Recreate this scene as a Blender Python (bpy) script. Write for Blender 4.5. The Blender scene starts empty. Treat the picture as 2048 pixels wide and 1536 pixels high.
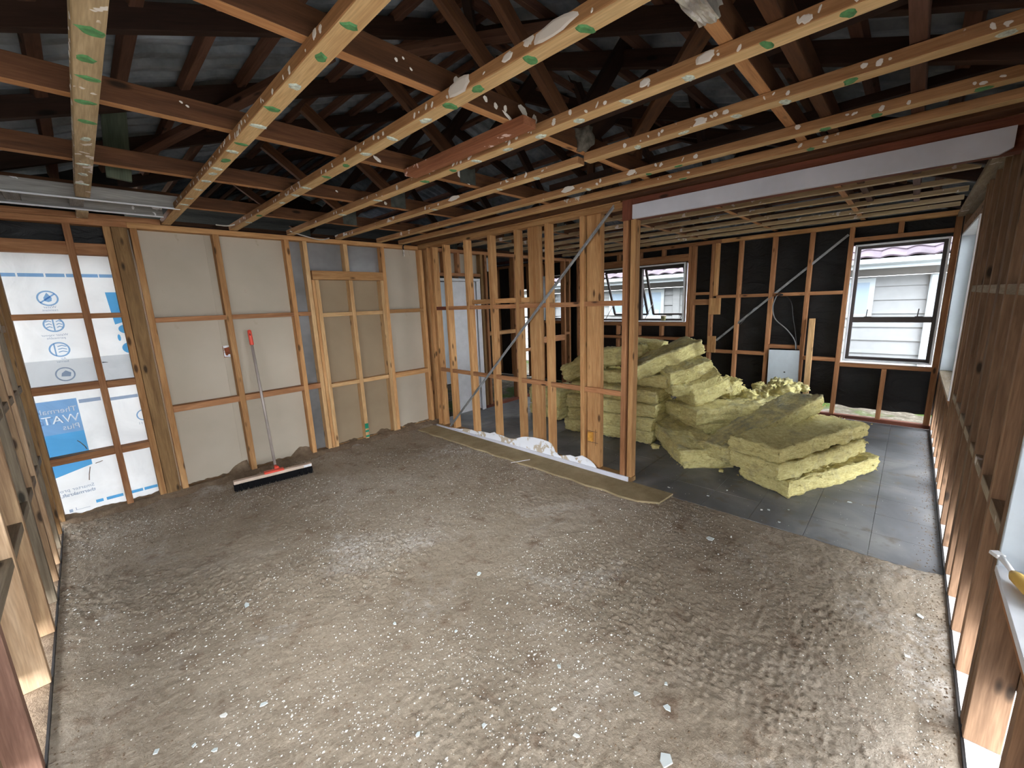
import bpy, bmesh, math, random
from mathutils import Vector, Matrix, noise
random.seed(7)
SC = bpy.context.scene
COL = SC.collection
PI = math.pi

# ---------------------------------------------------------------- camera
cd = bpy.data.cameras.new('camera'); cam = bpy.data.objects.new('camera', cd); COL.objects.link(cam)
SC.camera = cam
cd.sensor_fit = 'HORIZONTAL'; cd.sensor_width = 36.0; cd.lens = 821.53 / 2048 * 36.0; cd.clip_start = 0.02; cd.clip_end = 200
RT = Vector((0.69111388, -0.72178928, -0.0371731)); DN = Vector((-0.16524467, -0.10773255, -0.9803509)); FW = Vector((0.70360202, 0.68367678, -0.19372729))
cam.matrix_world = Matrix(((RT.x, -DN.x, -FW.x, 0), (RT.y, -DN.y, -FW.y, 0), (RT.z, -DN.z, -FW.z, 1.63), (0, 0, 0, 1)))

# ---------------------------------------------------------------- world / exposure
W = bpy.data.worlds.new('overcast_sky'); SC.world = W; W.use_nodes = True
bg = W.node_tree.nodes['Background']; bg.inputs[0].default_value = (0.93, 0.965, 1.0, 1); bg.inputs[1].default_value = 1.0
sun = bpy.data.lights.new('veiled_sun', 'SUN'); sun.energy = 0.15; sun.angle = math.radians(40); sun.color = (1, .98, .95)
so = bpy.data.objects.new('veiled_sun', sun); COL.objects.link(so); so.rotation_euler = (math.radians(52), 0, math.radians(-70))
SC.view_settings.view_transform = 'Standard'; SC.view_settings.look = 'None'; SC.view_settings.gamma = 1.0
SC.view_settings.use_curve_mapping = False; SC.view_settings.exposure = 3.75
SC.cycles.max_bounces = 10; SC.cycles.diffuse_bounces = 7; SC.cycles.glossy_bounces = 3; SC.cycles.transmission_bounces = 4
SC.cycles.transparent_max_bounces = 6; SC.cycles.use_denoising = True
SC.cycles.sample_clamp_indirect = 6.0

# room numbers (metres): the camera stands over the origin
XL, YB, XP, YR, XF, ZP = -.354, 4.717, 3.192, -.297, 6.635, 2.350

# ---------------------------------------------------------------- materials
def lin(c): return tuple(((v / 12.92) if v <= .04045 else ((v + .055) / 1.055) ** 2.4) for v in c)
def rgb(r, g, b): return lin((r / 255, g / 255, b / 255)) + (1,)
class NT:
    def __init__(s, name, rough=.8, spec=.3):
        m = bpy.data.materials.new(name); m.use_nodes = True; s.m = m; s.t = m.node_tree
        s.p = s.t.nodes['Principled BSDF']; s.p.inputs['Roughness'].default_value = rough
        s.p.inputs['Specular IOR Level'].default_value = spec
        s.tc = None
    def n(s, typ, **kw):
        nd = s.t.nodes.new('ShaderNode' + typ)
        for k, v in kw.items(): setattr(nd, k, v)
        return nd
    def l(s, a, b): s.t.links.new(a, b)
    def coord(s, scale=(1, 1, 1), which='Object', rnd=True):
        tc = s.n('TexCoord'); mp = s.n('Mapping'); mp.inputs['Scale'].default_value = scale
        src = tc.outputs[which]
        if rnd:
            oi = s.n('ObjectInfo'); va = s.n('VectorMath', operation='MULTIPLY_ADD')
            cx = s.n('CombineXYZ')
            for i in range(3): s.l(oi.outputs['Random'], cx.inputs[i])
            va.inputs[1].default_value = (37, 19, 53); s.l(cx.outputs[0], va.inputs[0]); s.l(src, va.inputs[2]); src = va.outputs[0]
        s.l(src, mp.inputs['Vector']); return mp.outputs[0]
    def noise(s, vec, scale, detail=3, rough=.5, dist=0):
        nd = s.n('TexNoise'); nd.inputs['Scale'].default_value = scale; nd.inputs['Detail'].default_value = detail
        nd.inputs['Roughness'].default_value = rough; nd.inputs['Distortion'].default_value = dist
        if vec is not None: s.l(vec, nd.inputs['Vector'])
        return nd.outputs['Fac']
    def ramp(s, fac, stops, interp='LINEAR'):
        r = s.n('ValToRGB'); r.color_ramp.interpolation = interp; e = r.color_ramp.elements
        while len(e) < len(stops): e.new(.5)
        for i, (p, c) in enumerate(stops): e[i].position = p; e[i].color = c
        s.l(fac, r.inputs[0]); return r.outputs[0]
    def mix(s, fac, a, b, mode='MIX'):
        m = s.n('Mix', data_type='RGBA', blend_type=mode)
        for sock, v in ((m.inputs[0], fac), (m.inputs[6], a), (m.inputs[7], b)):
            if isinstance(v, (int, float, tuple)): sock.default_value = v
            else: s.l(v, sock)
        return m.outputs[2]
    def mask(s, fac, lo, hi):
        return s.ramp(fac, [(lo, (0, 0, 0, 1)), (hi, (1, 1, 1, 1))])
    def base(s, c):
        if isinstance(c, tuple): s.p.inputs['Base Color'].default_value = c
        else: s.l(c, s.p.inputs['Base Color'])
    def bump(s, h, strength=.3, dist=.01):
        b = s.n('Bump'); b.inputs['Strength'].default_value = strength; b.inputs['Distance'].default_value = dist
        s.l(h, b.inputs['Height']); s.l(b.outputs[0], s.p.inputs['Normal'])

def wood(name, a, b, vary=.35, paint=0, knots=True, rough=.75, pcol=(228, 222, 218)):
    k = NT(name, rough, .25)
    v = k.coord((.8, 9, 9)); g = k.noise(v, 2.2, 4, .6, .8)
    v2 = k.coord((5, 90, 90)); g2 = k.noise(v2, 2.0, 2, .5)
    c = k.ramp(g, [(.3, rgb(*a)), (.52, rgb(*[(p + q) / 2 for p, q in zip(a, b)])), (.72, rgb(*b))])
    f = k.ramp(g2, [(.3, (.80, .78, .76, 1)), (.7, (1.08, 1.07, 1.05, 1))])
    c = k.mix(1.0, c, f, 'MULTIPLY')
    if knots:
        vk = k.coord((2.4, 7, 7)); vo = k.n('TexVoronoi'); vo.inputs['Scale'].default_value = 1.4; k.l(vk, vo.inputs['Vector'])
        km = k.ramp(vo.outputs['Distance'], [(.08, (1, 1, 1, 1)), (.16, (0, 0, 0, 1))])
        c = k.mix(km, c, rgb(*[int(q * .55) for q in b]))
    oi = k.n('ObjectInfo'); mr = k.n('MapRange'); mr.inputs[3].default_value = 1 - vary; mr.inputs[4].default_value = 1 + vary * .45
    k.l(oi.outputs['Random'], mr.inputs[0]); h = k.n('HueSaturation'); k.l(mr.outputs[0], h.inputs['Value']); k.l(c, h.inputs['Color']); c = h.outputs[0]
    if paint:
        pv = k.coord((1, 1, 1)); pn = k.noise(pv, 11, 3, .6, .3); pm = k.noise(k.coord((1, 1, 1)), 1.7, 1)
        s_ = k.n('Math', operation='MULTIPLY_ADD'); k.l(pm, s_.inputs[0]); s_.inputs[1].default_value = .55; k.l(pn, s_.inputs[2])
        m = k.mask(s_.outputs[0], 1.06 - paint, 1.075 - paint)
        c = k.mix(m, c, rgb(*pcol))
    k.base(c); k.bump(g2, .25, .002)
    return k.m
def plain(name, col, rough=.7, spec=.3, metal=0, var=0, vs=8, bump=0, bs=60):
    k = NT(name, rough, spec); k.p.inputs['Metallic'].default_value = metal
    c = rgb(*col)
    if var:
        v = k.coord(); n = k.noise(v, vs, 4, .6)
        c = k.ramp(n, [(.3, rgb(*[max(0, q * (1 - var)) for q in col])), (.7, rgb(*[min(255, q * (1 + var * .5)) for q in col]))])
    k.base(c)
    if bump: k.bump(k.noise(k.coord(), bs, 3), bump, .004)
    return k.m

M = {}
M['pine'] = wood('framing_pine', (212, 168, 118), (172, 122, 78), .28)
M['pine_pale'] = wood('pale_new_pine', (222, 188, 142), (196, 152, 104), .16)
M['nog'] = wood('reddish_nog_timber', (192, 142, 102), (146, 98, 66), .25)
M['dark'] = wood('weathered_dark_timber', (160, 128, 88), (112, 84, 54), .15)
M['edge'] = wood('lit_timber_underside', (226, 196, 148), (196, 158, 112), .14, .05, knots=False)  # paler than the batten sides: floor bounce put into the colour
M['chordedge'] = wood('lit_chord_underside', (196, 148, 104), (160, 110, 72), .14)  # paler than the chord, for light bounced up from the floor
M['batten'] = wood('planed_ceiling_batten', (192, 148, 106), (152, 108, 72), .14, .08, knots=False)  # kept browner than the underside strip: shade on the sides put into the colour
M['batten_dirty'] = wood('stained_ceiling_batten', (204, 184, 152), (166, 144, 112), .14, .11, knots=False)
M['truss'] = wood('brown_truss_timber', (108, 72, 48), (72, 46, 32), .25, .03)
M['truss_dark'] = wood('dark_rafter_timber', (62, 42, 33), (42, 28, 23), .2)
M['tilebat'] = wood('roof_batten_timber', (112, 80, 66), (80, 54, 44), .3)
M['paintedred'] = wood('red_brown_beam', (132, 78, 60), (98, 56, 44), .1, .05)
M['plankred'] = wood('reddish_painted_plank', (168, 112, 82), (134, 82, 58), .1, .12, pcol=(226, 196, 190))
M['scuffed'] = wood('scuffed_pale_timber', (176, 162, 142), (140, 124, 104), .1, .1, knots=False)
M['greywood'] = wood('grey_weathered_painted_timber', (172, 170, 168), (128, 126, 126), .12, .12, pcol=(222, 222, 226))
M['sidewall'] = wood('brown_wall_stud', (164, 132, 106), (118, 92, 72), .35)
M['palestud'] = wood('pale_pinkish_stud', (206, 178, 148), (172, 140, 108), .12); M['greystud'] = wood('greyed_stud', (150, 138, 120), (112, 100, 84), .15); M['rosestud'] = wood('dull_rose_brown_stud', (150, 116, 100), (112, 82, 70), .1)
M['leftstud'] = wood('light_brown_stud', (176, 148, 116), (132, 104, 80), .3)

k = NT('plasterboard_back', .9, .1); v = k.coord(rnd=False)
c = k.ramp(k.noise(v, 1.3, 4), [(.3, rgb(176, 166, 150)), (.7, rgb(193, 183, 168))]); c = k.mix(k.mask(k.noise(v, 5, 5, .7), .66, .74), c, rgb(176, 164, 146)); k.base(c); k.bump(k.noise(v, 260, 2), .12, .001); M['gib'] = k.m
k = NT('brown_paper_board', .9, .1); v = k.coord(rnd=False)
k.base(k.ramp(k.noise(v, 1.5, 4), [(.3, rgb(144, 126, 104)), (.7, rgb(163, 145, 121))])); M['gibbrown'] = k.m
M['sheen'] = plain('grey_sheen_board', (140, 140, 142), .32, .6, .35, .25, 1.5)
k = NT('black_building_paper', .55, .35); v = k.coord((1, 1, 2.2), rnd=False)
k.base(rgb(21, 22, 25)); k.bump(k.noise(v, 3.5, 5, .6, 1.2), .9, .03); M['paper'] = k.m
# white building wrap that lets the daylight through
k = NT('white_building_wrap', .7, .2); v = k.coord((1, 1, 1), rnd=False); nz = k.noise(v, 2.2, 4, .55, 1.0)
c = k.ramp(nz, [(.3, rgb(214, 216, 218)), (.7, rgb(238, 240, 242))]); k.base(c); k.bump(nz, .5, .05)
tr = k.n('BsdfTranslucent'); k.l(c, tr.inputs[0]); ms = k.n('MixShader'); ms.inputs[0].default_value = .135
out = k.t.nodes['Material Output']; k.l(k.p.outputs[0], ms.inputs[1]); k.l(tr.outputs[0], ms.inputs[2]); k.l(ms.outputs[0], out.inputs[0]); M['wrap'] = k.m
def printmat(name, col):   # thin ink: tints the sheet behind it
    k = NT(name, .7, .2); k.base(rgb(*col)); tr = k.n('BsdfTransparent'); tr.inputs[0].default_value = rgb(*col)
    ms = k.n('MixShader'); ms.inputs[0].default_value = .86; k.l(k.p.outputs[0], ms.inputs[1]); k.l(tr.outputs[0], ms.inputs[2])
    k.l(ms.outputs[0], k.t.nodes['Material Output'].inputs[0]); return k.m
M['pblue'] = printmat('blue_wrap_print', (158, 196, 232)); M['pcyan'] = printmat('bright_blue_wrap_print', (120, 194, 238)); M['pgrey'] = printmat('grey_blue_wrap_print', (182, 196, 216))
M['pwhite'] = printmat('white_wrap_print', (236, 240, 246)); M['plap'] = printmat('lapped_wrap', (226, 228, 230))
# floors
k = NT('sandy_concrete', .92, .15); v = k.coord(rnd=False)
big = k.noise(v, .9, 5, .6, .4); mid = k.noise(v, 6, 5, .65); fine = k.noise(v, 70, 4, .7)
c = k.ramp(big, [(.28, rgb(140, 128, 112)), (.5, rgb(162, 150, 134)), (.72, rgb(176, 166, 153))])
c = k.mix(k.mask(mid, .56, .72), c, rgb(126, 108, 92)); c = k.mix(1.0, c, k.ramp(fine, [(.3, (.80, .78, .76, 1)), (.7, (1.1, 1.1, 1.1, 1))]), 'MULTIPLY')
dv = k.coord((1, 1, 1), rnd=False); dn = k.noise(dv, 1.25, 4, .6, .6); dm = k.n('Math', operation='MULTIPLY'); k.l(k.mask(dn, .56, .74), dm.inputs[0]); k.l(k.mask(k.noise(v, 28, 3, .7), .40, .62), dm.inputs[1])
c = k.mix(dm.outputs[0], c, rgb(208, 204, 200))
vo = k.n('TexVoronoi'); vo.inputs['Scale'].default_value = 46; k.l(v, vo.inputs['Vector'])
dd = k.n('Math', operation='LESS_THAN'); k.l(vo.outputs['Distance'], dd.inputs[0]); dd.inputs[1].default_value = .13
d2 = k.n('Math', operation='MULTIPLY'); k.l(dd.outputs[0], d2.inputs[0]); k.l(k.mask(k.noise(v, 3.2, 3), .46, .6), d2.inputs[1])
c = k.mix(d2.outputs[0], c, rgb(224, 220, 212)); k.base(c)
hs = k.n('Math', operation='MULTIPLY_ADD'); k.l(mid, hs.inputs[0]); hs.inputs[1].default_value = 2.0; k.l(fine, hs.inputs[2]); k.bump(hs.outputs[0], .6, .010); M['sand'] = k.m
k = NT('dusty_dark_vinyl', .55, .35); v = k.coord((1, 1, 1), 'Object', rnd=False); tcn = k.n('NewGeometry')
nzp = k.n('TexNoise'); nzp.inputs['Scale'].default_value = 1.6; nzp.inputs['Detail'].default_value = 6; nzp.inputs['Distortion'].default_value = .8; k.l(tcn.outputs['Position'], nzp.inputs['Vector'])
c = k.ramp(nzp.outputs['Fac'], [(.3, rgb(88, 90, 94)), (.55, rgb(116, 118, 122)), (.8, rgb(154, 154, 152))])
nz2 = k.n('TexNoise'); nz2.inputs['Scale'].default_value = 9; nz2.inputs['Detail'].default_value = 5; k.l(tcn.outputs['Position'], nz2.inputs['Vector'])
c = k.mix(k.mask(nz2.outputs['Fac'], .56, .75), c, rgb(112, 104, 94)); k.base(c); k.bump(nz2.outputs['Fac'], .25, .006); M['vinyl'] = k.m
k = NT('sand_lumps', .95, .1); v = k.coord(rnd=False); k.base(k.ramp(k.noise(v, 12, 5, .7), [(.3, rgb(98, 82, 68)), (.7, rgb(142, 124, 104))])); k.bump(k.noise(v, 60, 4, .7), .8, .01); M['lumps'] = k.m
k = NT('bare_strip', .9, .1); v = k.coord(rnd=False); k.base(k.ramp(k.noise(v, 5, 6, .7), [(.3, rgb(134, 120, 92)), (.7, rgb(166, 150, 120))])); k.bump(k.noise(v, 80, 3), .4, .004); M['strip'] = k.m
# insulation
k = NT('yellow_glasswool', .95, .05); v = k.coord((1, 1, 1)); vs_ = k.coord((2.2, 2.2, 16))
f1 = k.noise(vs_, 4, 5, .7, 1.2); f2 = k.noise(v, 5, 5, .65, .6)
fm = k.n('Math', operation='MULTIPLY_ADD'); k.l(f1, fm.inputs[0]); fm.inputs[1].default_value = .55; fq = k.n('Math', operation='MULTIPLY'); k.l(k.noise(v, 26, 5, .7, .6), fq.inputs[0]); fq.inputs[1].default_value = .45; k.l(fq.outputs[0], fm.inputs[2])
c = k.ramp(fm.outputs[0], [(.33, rgb(184, 168, 116)), (.45, rgb(226, 213, 146)), (.57, rgb(243, 234, 172)), (.72, rgb(252, 248, 214))])
c = k.mix(k.mask(f2, .54, .78), c, rgb(190, 178, 136))
gen = k.n('TexCoord'); sx = k.n('SeparateXYZ'); k.l(gen.outputs['Generated'], sx.inputs[0])
tm = k.mask(sx.outputs[2], .80, .97); tn = k.mask(k.noise(v, 3.2, 6, .7, 1.0), .36, .62); tmul = k.n('Math', operation='MULTIPLY'); k.l(tm, tmul.inputs[0]); k.l(tn, tmul.inputs[1])
oi = k.n('ObjectInfo'); ocol = k.n('SeparateColor'); k.l(oi.outputs['Color'], ocol.inputs[0]); t2 = k.n('Math', operation='MULTIPLY'); k.l(tmul.outputs[0], t2.inputs[0]); k.l(ocol.outputs[0], t2.inputs[1])
c = k.mix(t2.outputs[0], c, rgb(140, 141, 132)); k.base(c)
hb = k.n('Math', operation='MULTIPLY_ADD'); k.l(f1, hb.inputs[0]); hb.inputs[1].default_value = .8; k.l(k.noise(v, 38, 5, .7, .5), hb.inputs[2]); k.bump(hb.outputs[0], .9, .02); M['wool'] = k.m
M['white'] = plain('white_paint', (226, 228, 234), .5, .4, 0, .05)
M['lintelwhite'] = plain('white_gloss_board', (206, 208, 220), .55, .35, 0, .06, 3, .1)
k = NT('torn_white_plaster', .8, .2); v = k.coord(rnd=False); k.base(k.mix(k.mask(k.noise(v, 7, 4, .6, .5), .52, .56), rgb(232, 236, 244), rgb(190, 178, 160))); k.bump(k.noise(v, 30, 3), .5, .006); M['torn'] = k.m
M['flake'] = plain('pale_plaster', (224, 226, 222), .8, .2); M['flakeblue'] = plain('pale_blue_grey_plaster', (204, 214, 216), .8, .2)
M['glue_g'] = plain('green_wallboard_glue', (88, 142, 92), .6, .3, 0, .2, 40)
M['glue_w'] = plain('whitened_glue', (204, 214, 204), .7, .3, 0, .25, 60)
M['dropwhite'] = plain('white_plaster_spatter', (232, 226, 222), .8, .2)
M['steel'] = plain('galvanised_steel', (150, 152, 154), .5, .5, .3, .25, 12)
M['zincplate'] = plain('dull_nail_plate', (92, 96, 92), .6, .4, .5, .2, 20)
M['brightmetal'] = plain('bright_worn_metal', (226, 226, 228), .45, .5, .2); M['foil'] = plain('crumpled_silver_foil', (232, 226, 222), .3, .6, .6, .25, 14, .9, 26)
M['cable'] = plain('black_cable', (28, 28, 30), .5, .4); M['greycable'] = plain('grey_cable', (120, 122, 124), .5, .4); M['whitecable'] = plain('white_cable', (214, 210, 204), .5, .4)
M['alu'] = plain('dark_bronze_aluminium', (62, 54, 52), .45, .5, .3)
M['panelwhite'] = plain('pale_blue_painted_board', (206, 216, 226), .6, .3, 0, .05, 4)
M['orange'] = plain('orange_plastic', (236, 84, 66), .4, .5); M['handle'] = plain('grey_painted_tube', (172, 162, 156), .4, .4, .1, .08)
M['bristle'] = plain('black_bristle', (22, 22, 24), .9, .1); M['broomwood'] = plain('pale_broom_wood', (206, 186, 170), .7, .3, 0, .1)
M['yellow'] = plain('yellow_wooden_grip', (214, 176, 92), .5, .4, 0, .1); M['greenpaint'] = plain('green_spray_paint', (20, 128, 100), .6)
M['boxorange'] = plain('amber_outlet_box', (206, 150, 66), .5, .4, 0, .15, 30); M['greygreen'] = wood('grey_green_board', (96, 104, 88), (64, 74, 62), .1, 0, knots=False)
M['hole'] = plain('red_brown_brick', (150, 84, 58), .9, .1, 0, .2, 30)
M['concrete'] = plain('pale_path_concrete', (206, 204, 202), .9, .2, 0, .12, 6, .3)
k = NT('rough_ground', .95, .1); v = k.coord(rnd=False); c = k.ramp(k.noise(v, 9, 6, .7), [(.3, rgb(66, 62, 54)), (.55, rgb(98, 92, 82)), (.75, rgb(150, 146, 140))])
c = k.mix(k.mask(k.noise(v, 1.6, 4, .6), .52, .62), c, rgb(62, 80, 34)); k.base(c); k.bump(k.noise(v, 40, 5, .7), .8, .03); M['ground'] = k.m
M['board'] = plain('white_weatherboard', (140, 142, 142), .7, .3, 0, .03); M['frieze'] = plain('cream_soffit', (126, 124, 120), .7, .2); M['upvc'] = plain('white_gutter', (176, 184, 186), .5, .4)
k = NT('roof_tile', .75, .2); k.base(k.ramp(k.noise(k.coord(), 3, 3), [(.3, rgb(62, 54, 60)), (.7, rgb(90, 80, 88))])); M['tile'] = k.m
k = NT('grey_pressed_roofing', .6, .35); v = k.coord(rnd=False); k.base(k.ramp(k.noise(v, 5, 4, .65), [(.3, rgb(90, 98, 108)), (.7, rgb(146, 154, 164))])); k.p.inputs['Metallic'].default_value = .15; M['roofing'] = k.m
M['hglass'] = plain('house_window_glass', (150, 166, 180), .15, .6); M['tubgreen'] = plain('small_tub', (128, 124, 86), .6, .3, 0, .2, 40)
k = NT('window_glass', .02, .5); k.p.inputs['Transmission Weight'].default_value = 1; k.p.inputs['IOR'].default_value = 1.0
tb = k.n('BsdfTransparent'); tb.inputs[0].default_value = (.90, .91, .93, 1); gb = k.n('BsdfGlossy'); gb.inputs['Roughness'].default_value = .03; ms = k.n('MixShader'); fr = k.n('Fresnel'); fr.inputs[0].default_value = 1.45
k.l(fr.outputs[0], ms.inputs[0]); k.l(tb.outputs[0], ms.inputs[1]); k.l(gb.outputs[0], ms.inputs[2]); k.l(ms.outputs[0], k.t.nodes['Material Output'].inputs[0]); M['glass'] = k.m
M['glassclear'] = k.m.copy(); M['glassclear'].name = 'clear_glass'
for n_ in M['glassclear'].node_tree.nodes:
    if n_.type == 'BSDF_TRANSPARENT': n_.inputs[0].default_value = (.96, .97, .97, 1)

# ---------------------------------------------------------------- helpers
def props(o, label=None, cat=None, group=None, kind=None):
    if label: o['label'] = label
    if cat: o['category'] = cat
    if group: o['group'] = group
    if kind: o['kind'] = kind
    return o
def empty(name, loc=(0, 0, 0), label=None, cat=None, group=None, kind=None, parent=None):
    o = bpy.data.objects.new(name, None); COL.objects.link(o); o.empty_display_size = .05
    if parent: o.parent = parent; o.matrix_parent_inverse = Matrix.Translation(-parent.location)
    o.location = loc; return props(o, label, cat, group, kind)
def link(name, me, parent=None, mw=None, mat=None):
    o = bpy.data.objects.new(name, me); COL.objects.link(o)
    if mat is not None and not me.materials: me.materials.append(M[mat] if isinstance(mat, str) else mat)
    mw = mw or Matrix.Identity(4)
    if parent is not None:
        o.parent = parent; o.matrix_parent_inverse = PINV(parent)
    o.matrix_basis = mw
    return o
def WM(o):
    m = o.matrix_basis.copy()
    return WM(o.parent) @ o.matrix_parent_inverse @ m if o.parent else m
def PINV(p): return WM(p).inverted()
CACHE = {}
def boxmesh(l, w, d, mat, bev=.002):
    key = (round(l, 3), round(w, 3), round(d, 3), mat, bev)
    if key in CACHE: return CACHE[key]
    bm = bmesh.new(); bmesh.ops.create_cube(bm, size=1.0); bmesh.ops.scale(bm, vec=(l, w, d), verts=bm.verts)
    b = min(bev, min(l, w, d) * .2)
    if b > .0004: bmesh.ops.bevel(bm, geom=list(bm.edges), offset=b, segments=1, affect='EDGES')
    me = bpy.data.meshes.new('box'); bm.to_mesh(me); bm.free(); me.materials.append(M[mat]); CACHE[key] = me; return me
def box(name, x0, x1, y0, y1, z0, z1, mat, parent=None, bev=.002):
    dx, dy, dz = x1 - x0, y1 - y0, z1 - z0; c = Vector(((x0 + x1) / 2, (y0 + y1) / 2, (z0 + z1) / 2)); T = Matrix.Translation(c)
    if dz >= dx and dz >= dy: me = boxmesh(dz, dy, dx, mat, bev); m = T @ Matrix.Rotation(-PI / 2, 4, 'Y')
    elif dy >= dx: me = boxmesh(dy, dx, dz, mat, bev); m = T @ Matrix.Rotation(PI / 2, 4, 'Z')
    else: me = boxmesh(dx, dy, dz, mat, bev); m = T
    return link(name, me, parent, m)
def beam(name, p0, p1, w, d, mat, parent=None, up=(0, 0, 1), bev=.002):
    """rectangular stick between two points, w across, d along 'up'"""
    p0, p1 = Vector(p0), Vector(p1); x = (p1 - p0); L = x.length; x.normalize(); y = Vector(up).cross(x).normalized(); z = x.cross(y)
    m = Matrix.Translation((p0 + p1) / 2) @ Matrix(((x.x, y.x, z.x), (x.y, y.y, z.y), (x.z, y.z, z.z))).to_4x4()
    return link(name, boxmesh(L, w, d, mat, bev), parent, m)
def mesh(name, vs, fs, mat, parent=None, mw=None, smooth=False):
    me = bpy.data.meshes.new(name); me.from_pydata([tuple(v) for v in vs], [], fs); me.materials.append(M[mat]); me.validate()
    if smooth: me.shade_smooth()
    return link(name, me, parent, mw)
def tube(name, pts, r, mat, parent=None, n=8, cap=True):
    pts = [Vector(p) for p in pts]; vs, fs = [], []
    for i, p in enumerate(pts):
        t = (pts[min(i + 1, len(pts) - 1)] - pts[max(i - 1, 0)]).normalized(); a = Vector((0, 0, 1)) if abs(t.z) < .9 else Vector((1, 0, 0))
        u = t.cross(a).normalized(); w = t.cross(u); rr = r[i] if isinstance(r, (list, tuple)) else r
        for j in range(n): vs.append(p + (u * math.cos(2 * PI * j / n) + w * math.sin(2 * PI * j / n)) * rr)
    for i in range(len(pts) - 1):
        for j in range(n): fs.append((i * n + j, i * n + (j + 1) % n, (i + 1) * n + (j + 1) % n, (i + 1) * n + j))
    if cap: fs.append(tuple(range(n))[::-1]); fs.append(tuple((len(pts) - 1) * n + j for j in range(n)))
    return mesh(name, vs, fs, mat, parent, smooth=True)
def curvepts(ctrl, n=24):
    """Catmull-Rom through control points"""
    c = [Vector(p) for p in ctrl]; c = [c[0]] + c + [c[-1]]; out = []
    seg = len(c) - 3
    for i in range(seg):
        for k_ in range(n // seg):
            t = k_ / (n // seg); a, b, d, e = c[i:i + 4]
            out.append(.5 * ((2 * b) + (d - a) * t + (2 * a - 5 * b + 4 * d - e) * t * t + (3 * b - a - 3 * d + e) * t ** 3))
    out.append(c[-2]); return out
def prism(name, poly, axis, a, b, mat, parent=None):
    """polygon extruded along an axis; poly given in the other two axes"""
    n = len(poly)
    def P(q, t): return {'x': (t, q[0], q[1]), 'y': (q[0], t, q[1]), 'z': (q[0], q[1], t)}[axis]
    vs = [P(q, a) for q in poly] + [P(q, b) for q in poly]
    fs = [tuple(range(n)), tuple(range(2 * n - 1, n - 1, -1))] + [(i, (i + 1) % n, n + (i + 1) % n, n + i) for i in range(n)]
    o = mesh(name, vs, fs, mat, parent)
    bm = bmesh.new(); bm.from_mesh(o.data); bmesh.ops.recalc_face_normals(bm, faces=bm.faces); bm.to_mesh(o.data); bm.free(); return o

# ================================================================ SETTING
# ---- ground outside
g = mesh('ground', [(-12, -12, -.14), (30, -12, -.14), (30, 24, -.14), (-12, 24, -.14)], [(0, 1, 2, 3)], 'ground'); props(g, kind='structure')
g = box('path', -2, 9, -2.4, -.42, -.15, -.06, 'concrete'); props(g, kind='structure')

# ---- floor
fl = empty('floor', (0, 0, 0), kind='structure')
box('slab', XL - .09, XF + .09, YR - .09, YB + .1, -.30, -.02, 'concrete', fl, 0)
box('slab', 3.3, XF + .4, YB + .1, 8.6, -.30, -.004, 'ground', fl, 0)
def sandheight(x, y):
    h = noise.noise(Vector((x * 9, y * 9, 0))) * .004 + noise.noise(Vector((x * 30, y * 30, 3))) * .003
    m = max(0, noise.noise(Vector((x * 1.4, y * 1.4, 8))) + .15)
    h += (m + .06) * max(0, noise.noise(Vector((x * 60 + y * 14, y * 52, 5))) - .05) * .034 + noise.noise(Vector((x * 80, y * 80, 9))) * .0022
    # swept ridges along the walls
    e = max(0, 1 - (YB - y) / .22) * .028 * (.6 + noise.noise(Vector((x * 6, 1, 1)))) + max(0, 1 - (x - XL) / .14) * .02 + max(0, 1 - (y - YR) / .12) * .02
    return -.004 + h + e
nx, ny = 360, 500
vs, fs = [], []
for j in range(ny + 1):
    for i in range(nx + 1):
        x = XL + (3.17 - XL) * i / nx; y = YR + (YB - YR) * j / ny
        vs.append((x, y, sandheight(x, y)))
for j in range(ny):
    for i in range(nx):
        a = j * (nx + 1) + i; fs.append((a, a + 1, a + nx + 2, a + nx + 1))
o = mesh('sand_surface', vs, fs, 'sand', fl, smooth=True)
ts = .335; i = 0
tx = 3.17
while tx < XF:
    ty = YR
    while ty < YB + .05:
        x1, y1 = min(tx + ts, XF), min(ty + ts, YB + .09)
        if x1 - tx > .03 and y1 - ty > .03:
            box('tile', tx + .0012, x1 - .0012, ty + .0012, y1 - .0012, -.02, random.uniform(-.0006, .0006), 'vinyl', fl, .001)
        ty += ts
    tx += ts
# bare strip beside the partition, irregular outline
pl = [(2.90 + .012 * math.sin(9 * t), 1.28 + (4.60 - 1.28) * t / 20) for t in range(21)]
prism('bare_strip', [(2.985, 1.30)] + pl[1:] + [(3.165, 4.60), (3.20, 1.28)], 'z', -.01, .0135, 'strip', fl)
# dark raised edge of the damp course along the side walls
box('damp_course', 0.2, 6.6, YR - .004, YR + .004, -.01, .03, 'cable', fl, 0)
box('damp_course', XL - .004, XL + .004, .6, YB, -.01, .03, 'cable', fl, 0)

def frame_wall(name): return empty(name, (0, 0, 0), kind='structure')

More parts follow.
